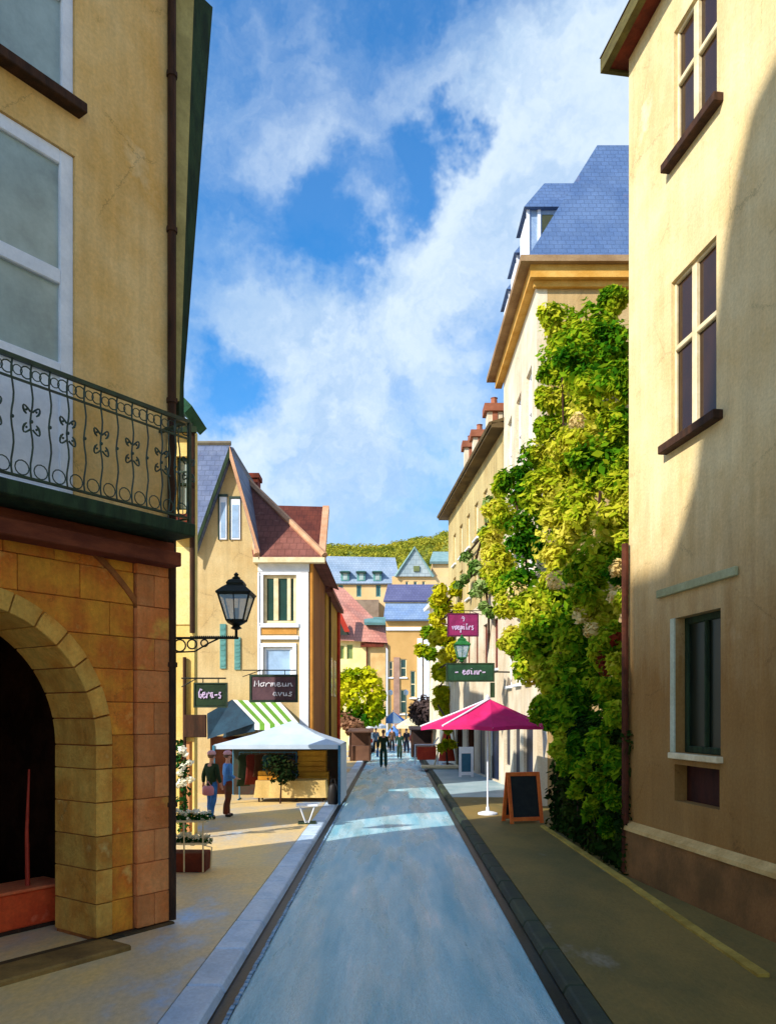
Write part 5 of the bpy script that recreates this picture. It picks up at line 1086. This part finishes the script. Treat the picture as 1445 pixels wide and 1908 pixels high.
def crate(x0, x1, y0, y1, z0, z1, label, mt=amb, name='crate'):
    t = thing(name, label, 'crate', ((x0 + x1) / 2, (y0 + y1) / 2, z0)); m = MB(); th = .02
    n = max(2, int((z1 - z0) / .14)); 
    for k in range(n):
        a, b = z0 + (z1 - z0) * k / n + .008, z0 + (z1 - z0) * (k + 1) / n - .008
        MB().box(x0, x1, y0, y0 + th, a, b).build('slat', mt, t); MB().box(x0, x1, y1 - th, y1, a, b).build('slat', mt, t)
        MB().box(x0, x0 + th, y0 + th, y1 - th, a, b).build('slat', mt, t); MB().box(x1 - th, x1, y0 + th, y1 - th, a, b).build('slat', mt, t)
    MB().box(x0 + th, x1 - th, y0 + th, y1 - th, z0, z0 + .02).build('bottom', mt, t)
    for x in (x0 + .02, x1 - .05): MB().box(x, x + .03, y0 + th, y0 + th + .03, z0 + .02, z1).build('corner_post', mt, t)
xr2 = Xat(600, Yj + .9); 
crate(Xat(556, Yj + 1.2), Xat(612, Yj + 1.2), Yj + 1.0, Yj + 1.6, .1, .95, 'tall amber crate on the ground at back right of the tent')
crate(Xat(556, Yj + 1.2), Xat(608, Yj + 1.2), Yj + 1.0, Yj + 1.55, .96, 1.62, 'amber crate stacked on top of the tall amber crate')
crate(Xat(482, Yj + .3), Xat(520, Yj + .3), Yj + .15, Yj + .5, zt_ + .004, zt_ + .28, 'small amber crate lying on the left end of market table')
# clothes rack with garments
Yr = Yt0 + 1.5; zr_ = Zat(1402, Yr); xa, xb = Xat(446, Yr), Xat(552, Yr)
rk2 = thing('clothes_rack', 'metal clothes rail at the back left of the market tent', 'rack', ((xa + xb) / 2, Yr, .1)); m = MB()
m.tube([(xa, Yr, .12), (xa, Yr, zr_), (xb, Yr, zr_), (xb, Yr, .12)], .02, 6); m.tube([(xa, Yr - .25, .12), (xa, Yr + .25, .12)], .02, 6); m.tube([(xb, Yr - .25, .12), (xb, Yr + .25, .12)], .02, 6); m.build('rail', tb_blue, rk2)
gcols = [('dark green coat', (36, 52, 34), 1.0), ('dark red dress', (96, 32, 24), .95), ('brown jacket', (72, 44, 26), .7), ('teal skirt', (48, 96, 104), 1.1), ('black coat', (28, 26, 24), 1.0), ('bottle green dress', (22, 56, 52), .9), ('navy shirt', (36, 44, 66), .7)]
posw = ['at left end of rail', 'second from the left on rail', 'third from left on rail', 'in the middle of rail', 'just right of the middle on rail', 'second from the right on rail', 'at the right end of rail']
for k, (nm, col, ln) in enumerate(gcols):
    x = xa + .12 + (xb - xa - .24) * k / (len(gcols) - 1); zt2 = zr_ - .06
    t = thing('hanging_garment', nm + ' hanging ' + posw[k] + ' in market tent', 'garment', (x, Yr, zr_), 0, 'clothes hanging on the market rail')
    gmat = M('cloth_' + nm.replace(' ', '_'), S(*col), scale=3, rough=.95); m = MB(); wv = .16; nseg = 7; vs = []; a_ = R(38)
    for zf, ww in ((0, .05), (.03, .16), (.10, .20), (.35, .17), (.7, .2), (1, .24)):
        for j in range(nseg): s_ = -1 + 2 * j / (nseg - 1); vs.append((x + s_ * ww * math.cos(a_) , Yr + s_ * ww * math.sin(a_) + .025 * (1 if j % 2 else -1) * zf, zt2 - ln * zf))
    m.add(vs, [(r * nseg + j, r * nseg + j + 1, (r + 1) * nseg + j + 1, (r + 1) * nseg + j) for r in range(5) for j in range(nseg - 1)])
    o = m.build('cloth', gmat, t, smooth=True); sm = o.modifiers.new('thick', 'SOLIDIFY'); sm.thickness = .03
    MB().tube([(x, Yr, zt2), (x, Yr, zr_ + .01), (x, Yr + .02, zr_ + .03)], .006, 4).build('hook', tb_blue, t)
bt = bush('small_tree', 'small dark clipped tree with bare stem before market table', 'tree', 522, 1398, 1462, Yt0 + .35, leafmat('dark_bay_leaves', [S(20, 34, 18), S(34, 50, 24), S(60, 40, 26)], 2, .1), .10, 150, .03)
pbg = G(622, 1500); bag = thing('black_bag', 'upright black bag on the ground at right corner of tent', 'bag', (Xat(620, Yt0 + .1), Yt0 + .1, .1)); bx, by = bag.location.x, bag.location.y
blk = M('black_leather', S(30, 24, 20), S(22, 18, 16), rough=.5)
MB().lathe((bx, by, .1), [(.13, 0), (.16, .05), (.16, .35), (.12, .55), (.07, .62)], 10, sy=.7).build('body', blk, bag, smooth=True)
MB().tube([(bx - .07, by, .70), (bx - .05, by, .86), (bx + .05, by, .86), (bx + .07, by, .70)], .014, 5).build('handle', blk, bag)
# folding stool
ps = G(572, 1534); st = thing('folding_table', 'small white folding table with v-shaped legs beside the kerb', 'table', ps, R(6)); s_ = ps.y / F
hh, ww = 36 * s_, 19 * s_
MB().box(-ww * 1.05, ww * 1.05, -.2, .2, hh - .05, hh).build('top', white, st, bevel=.008, local=True)
for y in (-.15, .15):
    for sg in (-1, 1): MB().tube([(sg * ww * .72, y, hh - .05), (sg * .03, y + .0, .0)], .018, 6).build('leg', white, st, local=True)
MB().tube([(-.02, -.15, .03), (.02, .15, .03)], .014, 5).build('stretcher', white, st, local=True)
MB().box(-.22, .22, -.24, .24, -.0, .025).build('foot_plate', greenwood, st, local=True)
# flower stand
ps = G(350, 1622); fl = thing('flower_stand', 'two-tier flower stand with white blooms over red-brown box at house corner', 'flower stand', ps); X0, Y0 = ps.x, ps.y
a, b = X0 - .38, X0 + .34
MB().box(a, b, Y0 - .2, Y0 + .25, .1, .42).build('box', redwood, fl, bevel=.015)
m = MB()
for x in (a + .03, X0, b - .02): m.tube([(x, Y0 - .26, .12), (x, Y0 - .26, .98)], .014, 5)
m.tube([(b - .02, Y0 - .26, .58), (b + .13, Y0 - .26, .54), (b + .11, Y0 - .26, .16)], .013, 5); m.build('leg', offwhite, fl)
for z in (.60, .98): MB().box(a, b + .04, Y0 - .28, Y0 + .22, z - .02, z + .01).build('shelf', offwhite, fl)
wfl = leafmat('white_petals', [S(226, 220, 190), S(244, 242, 224), S(250, 248, 236)], 3, .25); gfl = leafmat('stand_leaves', [S(24, 66, 30), S(48, 96, 40)], 2, .25)
m = MB(); m2 = MB()
for k in range(9):
    x = a + .04 + (b - a) * k / 8
    for z in (.66, 1.06):
        m.leaves((x, Y0 - .15, z - .01), (.10, .12, .07), 26, .07, .3, ri)
        for q in range(2): m2.leaves((x + ri.uniform(-.04, .04), Y0 - .2 + ri.uniform(-.05, .1), z + ri.uniform(.03, .10)), (.05, .05, .035), 16, .05, .4, ri)
m.build('foliage', gfl, fl, recalc=False); m2.build('bloom', wfl, fl, recalc=False)
# tall flowering climber on the narrow house
cl = thing('rose', 'slender climbing rose with white flowers against narrow yellow house', 'plant', (Xat(340, 17.2), 17.2, .1)); m = MB(); m2 = MB(); m3 = MB()
for px, py in ((340, 1395), (345, 1405), (338, 1400), (353, 1422), (335, 1440), (340, 1428), (356, 1452), (338, 1455), (345, 1458), (333, 1462)):
    c_ = P(px, py, 17.1 + ri.uniform(-.1, .1)); m2.leaves(c_, (.08, .08, .07), 30, .075, .4, ri)
for py in range(1385, 1570, 7): m.leaves(P(340 + ri.uniform(-8, 9), py, 17.25), (.10, .08, .09), 12 if py > 1470 else 18, .09, .3, ri)
m3.tube([(Xat(340, 17.2), 17.2, .1), P(343, 1500, 17.25), P(338, 1440, 17.25), P(342, 1385, 17.25)], .02, 5)
m.build('foliage', gfl, cl, recalc=False); m2.build('bloom', wfl, cl, recalc=False); m3.build('stem', darkwood, cl)

# ------------------------------------------------------------------ people
skin_m = M('skin', S(214, 160, 136), S(202, 142, 120), scale=8, rough=.6, bump=.05, mottle=.04)
def skinned(name, chains, mat, parent, sub=2):
    """chains: list of [(x, y, z, r), ...]; points at the same place are shared so that limbs join"""
    bm = bmesh.new(); lay = bm.verts.layers.skin.verify(); key = {}
    def vert(p):
        k = tuple(round(q, 4) for q in p[:3])
        if k not in key:
            v = bm.verts.new(p[:3]); r = p[3]; v[lay].radius = (r, (p[4] if len(p) > 4 else r)); key[k] = v
        return key[k]
    first = None
    for chn in chains:
        vs = [vert(p) for p in chn]
        if first is None: first = vs[0]
        for a, b in zip(vs, vs[1:]):
            if not bm.edges.get((a, b)): bm.edges.new((a, b))
    first[lay].use_root = True
    me = bpy.data.meshes.new(name); bm.to_mesh(me); bm.free(); me.materials.append(mat)
    o = bpy.data.objects.new(name, me); C.objects.link(o); o.parent = parent
    k = o.modifiers.new('skin', 'SKIN'); k.use_smooth_shade = True; s_ = o.modifiers.new('sub', 'SUBSURF'); s_.levels = sub; s_.render_levels = sub
    return o
def person(label, loc, rz, H, top, legs, hair, stride=.12, armfold=False, hat=None, skirt=None, shoe=None):
    t = thing('person', label, 'person', loc, rz); k = H / 1.75
    def q(x, y, z, r, r2=None): return (x * k, y * k, z * k, r * k) + ((r2 * k,) if r2 else ())
    pel = q(0, 0, .96, .095, .08); wst = q(0, 0, 1.10, .095, .075); chs = q(0, 0, 1.30, .14, .10); nb_ = q(0, .0, 1.45, .07); nk = q(0, -.01, 1.52, .052); h0 = q(0, -.015, 1.58, .064, .075); h1_ = q(0, -.015, 1.65, .075, .09); h2_ = q(0, -.005, 1.72, .055, .07)
    body = [[pel, wst, chs, nb_, nk, h0, h1_, h2_], [h0, q(0, -.095, 1.615, .016)]]
    for sg in (-1, 1): body.append([h1_, q(sg * .082, .0, 1.635, .016)])
    shirt = [[q(0, 0, .80, .155, .135), q(0, 0, .95, .15, .13), q(0, 0, 1.10, .145, .12), q(0, 0, 1.30, .155, .115), q(0, 0, 1.44, .085, .08)]]
    pants = [[q(0, 0, 1.10, .125, .105), q(0, 0, .98, .14, .12), q(0, 0, .90, .14, .125)]]
    shoes = []
    for sg in (-1, 1):
        hip = q(sg * .09, 0, .88, .085); kn = q(sg * .095, -sg * stride * .5 - .02, .50, .058); an_ = q(sg * .095, -sg * stride + .03, .09, .04); toe = q(sg * .10, -sg * stride - .11, .03, .035)
        body.append([pel, hip, kn, q(sg * .095, -sg * stride * .75 + .03, .32, .052), an_, toe])
        pants.append([q(0, 0, .90, .14, .125), q(sg * .09, 0, .84, .10), q(sg * .095, -sg * stride * .5 - .02, .50, .088), q(sg * .095, -sg * stride * .75 + .03, .32, .085), q(sg * .095, -sg * stride + .03, .12, .078), q(sg * .095, -sg * stride + .03, .07, .07)])
        shoes.append([q(sg * .095, -sg * stride + .05, .055, .048), q(sg * .10, -sg * stride - .03, .045, .047), q(sg * .10, -sg * stride - .13, .035, .038)])
        sh_ = q(sg * .17, 0, 1.40, .06)
        if armfold: el = q(sg * .23, .02, 1.12, .045); wr = q(sg * .14, -.20, 1.05, .032)
        else: el = q(sg * .23, .03 + sg * stride * .3, 1.13, .045); wr = q(sg * .24, -.03 + sg * stride * .7, .89, .032)
        body.append([chs, sh_, el, wr])
        shirt.append([q(0, 0, 1.30, .155, .115), q(sg * .17, 0, 1.395, .078), (el[0], el[1], el[2], .062 * k), (el[0] * .2 + wr[0] * .8, el[1] * .2 + wr[1] * .8, el[2] * .2 + wr[2] * .8, .048 * k)])
        d = (Vector(wr[:3]) - Vector(el[:3])).normalized(); side = Vector((0, 1, 0)) if not armfold else Vector((sg, 0, 0)); side = (side - d * side.dot(d)).normalized(); inn = d.cross(side)
        pa = Vector(wr[:3]) + d * .07 * k; body.append([wr, tuple(pa) + (.03 * k, .018 * k)])
        for j, ln in enumerate((.065, .078, .074, .058)):
            b0 = pa + side * (.027 - .018 * j) * k; e1_ = b0 + d * ln * .6 * k; e2_ = e1_ + (d * .8 + inn * .35 * sg) * ln * .5 * k
            body.append([tuple(pa) + (.03 * k, .018 * k), tuple(b0 + d * .015 * k) + (.0095 * k,), tuple(e1_) + (.0088 * k,), tuple(e2_) + (.0075 * k,)])
        th = Vector(wr[:3]) + d * .03 * k; body.append([wr, tuple(th + side * .035 * k + inn * .01) + (.012 * k,), tuple(th + side * .045 * k + d * .04 * k) + (.009 * k,)])
    skinned('body', body, skin_m, t); skinned('top', shirt, top, t); skinned('trousers', pants, legs, t)
    for s_ in shoes: skinned('shoe', [s_], shoe or blk, t)
    m = MB(); hp_ = Vector((0, .012, 1.675)) * k
    m.lathe(hp_, [(.001, .098 * k)] + [(.098 * k * math.cos(R(a)), .098 * k * math.sin(R(a))) for a in (75, 60, 40, 20, 0, -20)] + [(.07 * k, -.07 * k)], 14, sx=.92, sy=1.08); m.build('hair', hair, t, smooth=True, local=True)
    m = MB()
    for sg in (-1, 1): m.ball(Vector((sg * .032, -.098, 1.642)) * k, .011 * k, 6)
    m.build('eyes', blk, t, local=True)
    if hat:
        m = MB(); m.lathe(Vector((0, .0, 1.70)) * k, [(.112 * k, -.01), (.116 * k, .02 * k), (.105 * k, .06 * k), (.06 * k, .095 * k), (.002, .105 * k)], 14); m.build('cap', hat, t, smooth=True, local=True)
    return t
jeans = M('blue_denim', S(66, 122, 186), S(48, 96, 158), scale=5, rough=.9); dgj = M('dark_green_cloth', S(38, 60, 38), S(28, 46, 30), scale=4, rough=.9); blu = M('blue_shirt_cloth', S(92, 150, 214), S(70, 122, 192), scale=4, rough=.9)
pinkc = M('pale_pink_wool', S(226, 178, 190), S(214, 160, 176), S(240, 214, 220), scale=5, rough=.9); brn = M('brown_cloth', S(120, 50, 30), S(90, 70, 44), scale=3, rough=.9); greyh = M('brown_hair', S(120, 96, 84), S(96, 74, 62), scale=9)
p1_ = G(394, 1526); p2_ = G(424, 1522)
s1 = (1526 - 1402) * p1_.y / F; 
person('person in long dark green jacket, blue jeans and pale pink cap by the tent', p1_, R(150), s1, dgj, jeans, greyh, .10, False, pinkc)
person('person in light blue top with pale pink cap standing at the tent corner', p2_, R(120), (1522 - 1402) * p2_.y / F, blu, brn, greyh, .06, True, pinkc)
hb_ = thing('handbag', 'small pink handbag held by the person in the green jacket', 'bag', Vector((p1_.x - .02, p1_.y - .3, .85)))
bx, by, bz = hb_.location; pbm = M('pink_leather', S(222, 150, 166), S(206, 128, 148), rough=.5)
MB().lathe((bx, by, bz), [(.10, -.12), (.15, -.09), (.15, .06), (.11, .12)], 10, sy=.55).build('body', pbm, hb_, smooth=True); MB().tube([(bx - .08, by, bz + .11), (bx, by, bz + .24), (bx + .08, by, bz + .11)], .012, 5).build('strap', pbm, hb_)
p3_ = Vector((Xat(714, GY(1432)), GY(1432), .045)); p4_ = Vector((Xat(744, GY(1415)), GY(1415), .045))
person('person in dark green walking on the road, nearer of the two, blue bag at left', p3_, R(185), (1432 - 1362) * p3_.y / F, dgj, M('deep_green_trousers', S(28, 70, 58), S(22, 56, 48)), greyh, .14)
person('person in dark clothes farther up the road, smaller of the two', p4_, R(175), (1415 - 1364) * p4_.y / F, M('bottle_green', S(24, 62, 50), S(18, 50, 42)), dgj, greyh, .16)
sb = thing('shoulder_bag', 'blue bag carried at the left side of nearer walking person', 'bag', p3_ + Vector((-.30, -.05, .75))); v = sb.location
bb = M('blue_bag_cloth', S(80, 140, 196), S(60, 116, 172)); MB().box(v.x - .06, v.x + .06, v.y - .15, v.y + .15, v.z - .2, v.z + .15).build('body', bb, sb, bevel=.03); MB().tube([(v.x, v.y - .1, v.z + .14), (v.x + .08, v.y, v.z + .60), (v.x, v.y + .1, v.z + .14)], .015, 5).build('strap', bb, sb)

far_people = [(730, 1400, 1356, 'person in brown far behind the two walkers, near the blue parasol', (96, 70, 52), (50, 44, 44)), (757, 1403, 1358, 'person in dark jacket far up the street on the right of the smaller walker', (44, 40, 48), (36, 38, 60)), (770, 1406, 1360, 'person in dark red far up the street close to the dark brown stall', (96, 36, 34), (40, 36, 36)), (700, 1402, 1357, 'person in grey-blue far up the street close to the white van', (96, 116, 140), (44, 46, 58))]
for i, (px, py, pt_, lab, c1, c2) in enumerate(far_people):
    pp_ = Vector((Xat(px, GY(py, .045)), GY(py, .045), .045))
    person(lab, pp_, R(180 + 25 * (i % 2) - 10), (py - pt_) * pp_.y / F, M('far_cloth', S(*c1), rough=.9), M('far_trousers', S(*c2), rough=.9), greyh, .15 if i % 2 else -.13)
# ------------------------------------------------------------------ far end of the street
def small_parasol(label, px, py_rim, py_top, half, Y, mats):
    cx = Xat(px, Y); zr, za_ = Zat(py_rim, Y), Zat(py_top, Y); hw_ = half * Y / F
    t = thing('parasol', label, 'parasol', (cx, Y, .1)); m = MB(); n = 8
    for k in range(n):
        a, b = 2 * math.pi * k / n, 2 * math.pi * (k + 1) / n; p = Vector((cx + hw_ * math.cos(a), Y + hw_ * math.sin(a), zr)); q = Vector((cx + hw_ * math.cos(b), Y + hw_ * math.sin(b), zr))
        m.add([(cx, Y, za_), p, q], [(0, 1, 2)], k % len(mats)); m.add([p, q, q - Vector((0, 0, .22)), p - Vector((0, 0, .22))], [(0, 1, 2, 3)], k % len(mats))
    m.build('canopy', mats, t); MB().tube([(cx, Y, .1), (cx, Y, za_ + .12)], .04, 6).build('pole', white, t)
    MB().lathe((cx, Y, .02), [(.35, 0), (.35, .1), (.06, .16)], 10).build('foot', white, t)
skyb = M('sky_blue_canvas', S(96, 146, 214), S(80, 126, 196)); cream_c = M('cream_canvas', S(242, 226, 180), S(226, 206, 156))
small_parasol('white and blue striped parasol far down the street in the middle', 732, 1343, 1326, 24, 66, [white, skyb])
small_parasol('cream parasol far down the street, right of the striped one', 764, 1352, 1336, 26, 62, [cream_c, offwhite])
small_parasol('plain white parasol far down the street, left of the striped one', 690, 1352, 1338, 28, 60, [white])
small_parasol('plain blue parasol lower and behind the two walking people', 733, 1366, 1352, 14, 62.5, [skyb])
# parked van
Yv = 57.0; xv = Xat(672, Yv); vn = thing('parked_van', 'small white van parked at far left side of street', 'van', (xv, Yv, .1))
van_w = M('van_white', S(232, 236, 240), S(218, 224, 230), rough=.3, bump=.02, spec=.5, mottle=.03)
prof_ = [(-.85, .35), (-.88, .9), (-.74, 1.75), (.74, 1.75), (.88, .9), (.85, .35)]
MB().prism([(xv + x, Yv, z) for x, z in prof_], [(xv + x, Yv + 3.8, z) for x, z in prof_]).build('body', van_w, vn, bevel=.08)
MB().add([(xv - .70, Yv - .012, 1.02), (xv + .70, Yv - .012, 1.02), (xv + .62, Yv - .012, 1.62), (xv - .62, Yv - .012, 1.62)], [(0, 1, 2, 3)]).build('rear_window', pane_green, vn)
for sg in (-1, 1):
    MB().box(xv + sg * .78 - .06, xv + sg * .78 + .06, Yv - .03, Yv, .75, 1.0).build('tail_light', red, vn)
    for yy in (Yv + .7, Yv + 3.0):
        m = MB(); m.tube([(xv + sg * .87, yy, .37), (xv + sg * .66, yy, .37)], .32, 14); wv = m.build('wheel', blk, vn)
MB().box(xv - .86, xv + .86, Yv - .09, Yv - .001, .35, .55).build('bumper', M('grey_bumper', S(90, 94, 98), S(76, 80, 84)), vn)
# brown stalls
def stall(label, px0, px1, py0, Y, mt, topm):
    x0, x1 = Xat(px0, Y), Xat(px1, Y); z1 = Zat(py0, Y); t = thing('stall', label, 'stall', ((x0 + x1) / 2, Y, .1))
    MB().box(x0, x1, Y, Y + 1.2, .1, .95).build('counter', mt, t, bevel=.02); MB().box(x0, x1, Y + 1.5, Y + 1.6, .1, z1 - .1).build('back_board', mt, t)
    for x in (x0 + .04, x1 - .04): MB().box(x - .04, x + .04, Y - .2, Y - .12, .1, z1 - .1).build('post', darkwood, t)
    MB().slab([(x0 - .15, Y - .4, z1 - .15), (x1 + .15, Y - .4, z1 - .15), (x1 + .15, Y + 1.8, z1), (x0 - .15, Y + 1.8, z1)], .06).build('roof', topm, t)
stall('brown wooden stall in shadow past the market tent', 652, 690, 1358, 46, M('umber_wood', S(120, 84, 62), S(92, 62, 46), scale=1), M('umber_roof', S(110, 78, 60), S(88, 62, 48)))
stall('dark brown stall on right beyond the orange barrier', 766, 806, 1354, 50, M('deep_brown_wood', S(66, 46, 40), S(48, 34, 32), scale=1), M('deep_brown_roof', S(58, 46, 50), S(44, 36, 42)))
for k, (px, py0, py1, lab) in enumerate(((727, 1296, 1330, 'pale post left of mauve tree at street end'), (756, 1296, 1330, 'pale post just left of the dark mauve tree'))):
    Yx = 70.0; t = thing('lamp_post', lab, 'post', (Xat(px, Yx), Yx, .0)); MB().tube([(Xat(px, Yx), Yx, .0), (Xat(px, Yx), Yx, Zat(py0, Yx))], [.09, .06], 7).build('pole', offwhite, t)
    MB().lathe((Xat(px, Yx), Yx, Zat(py0, Yx)), [(.06, 0), (.2, .1), (.22, .35), (.05, .5)], 8).build('lamp_head', white, t)
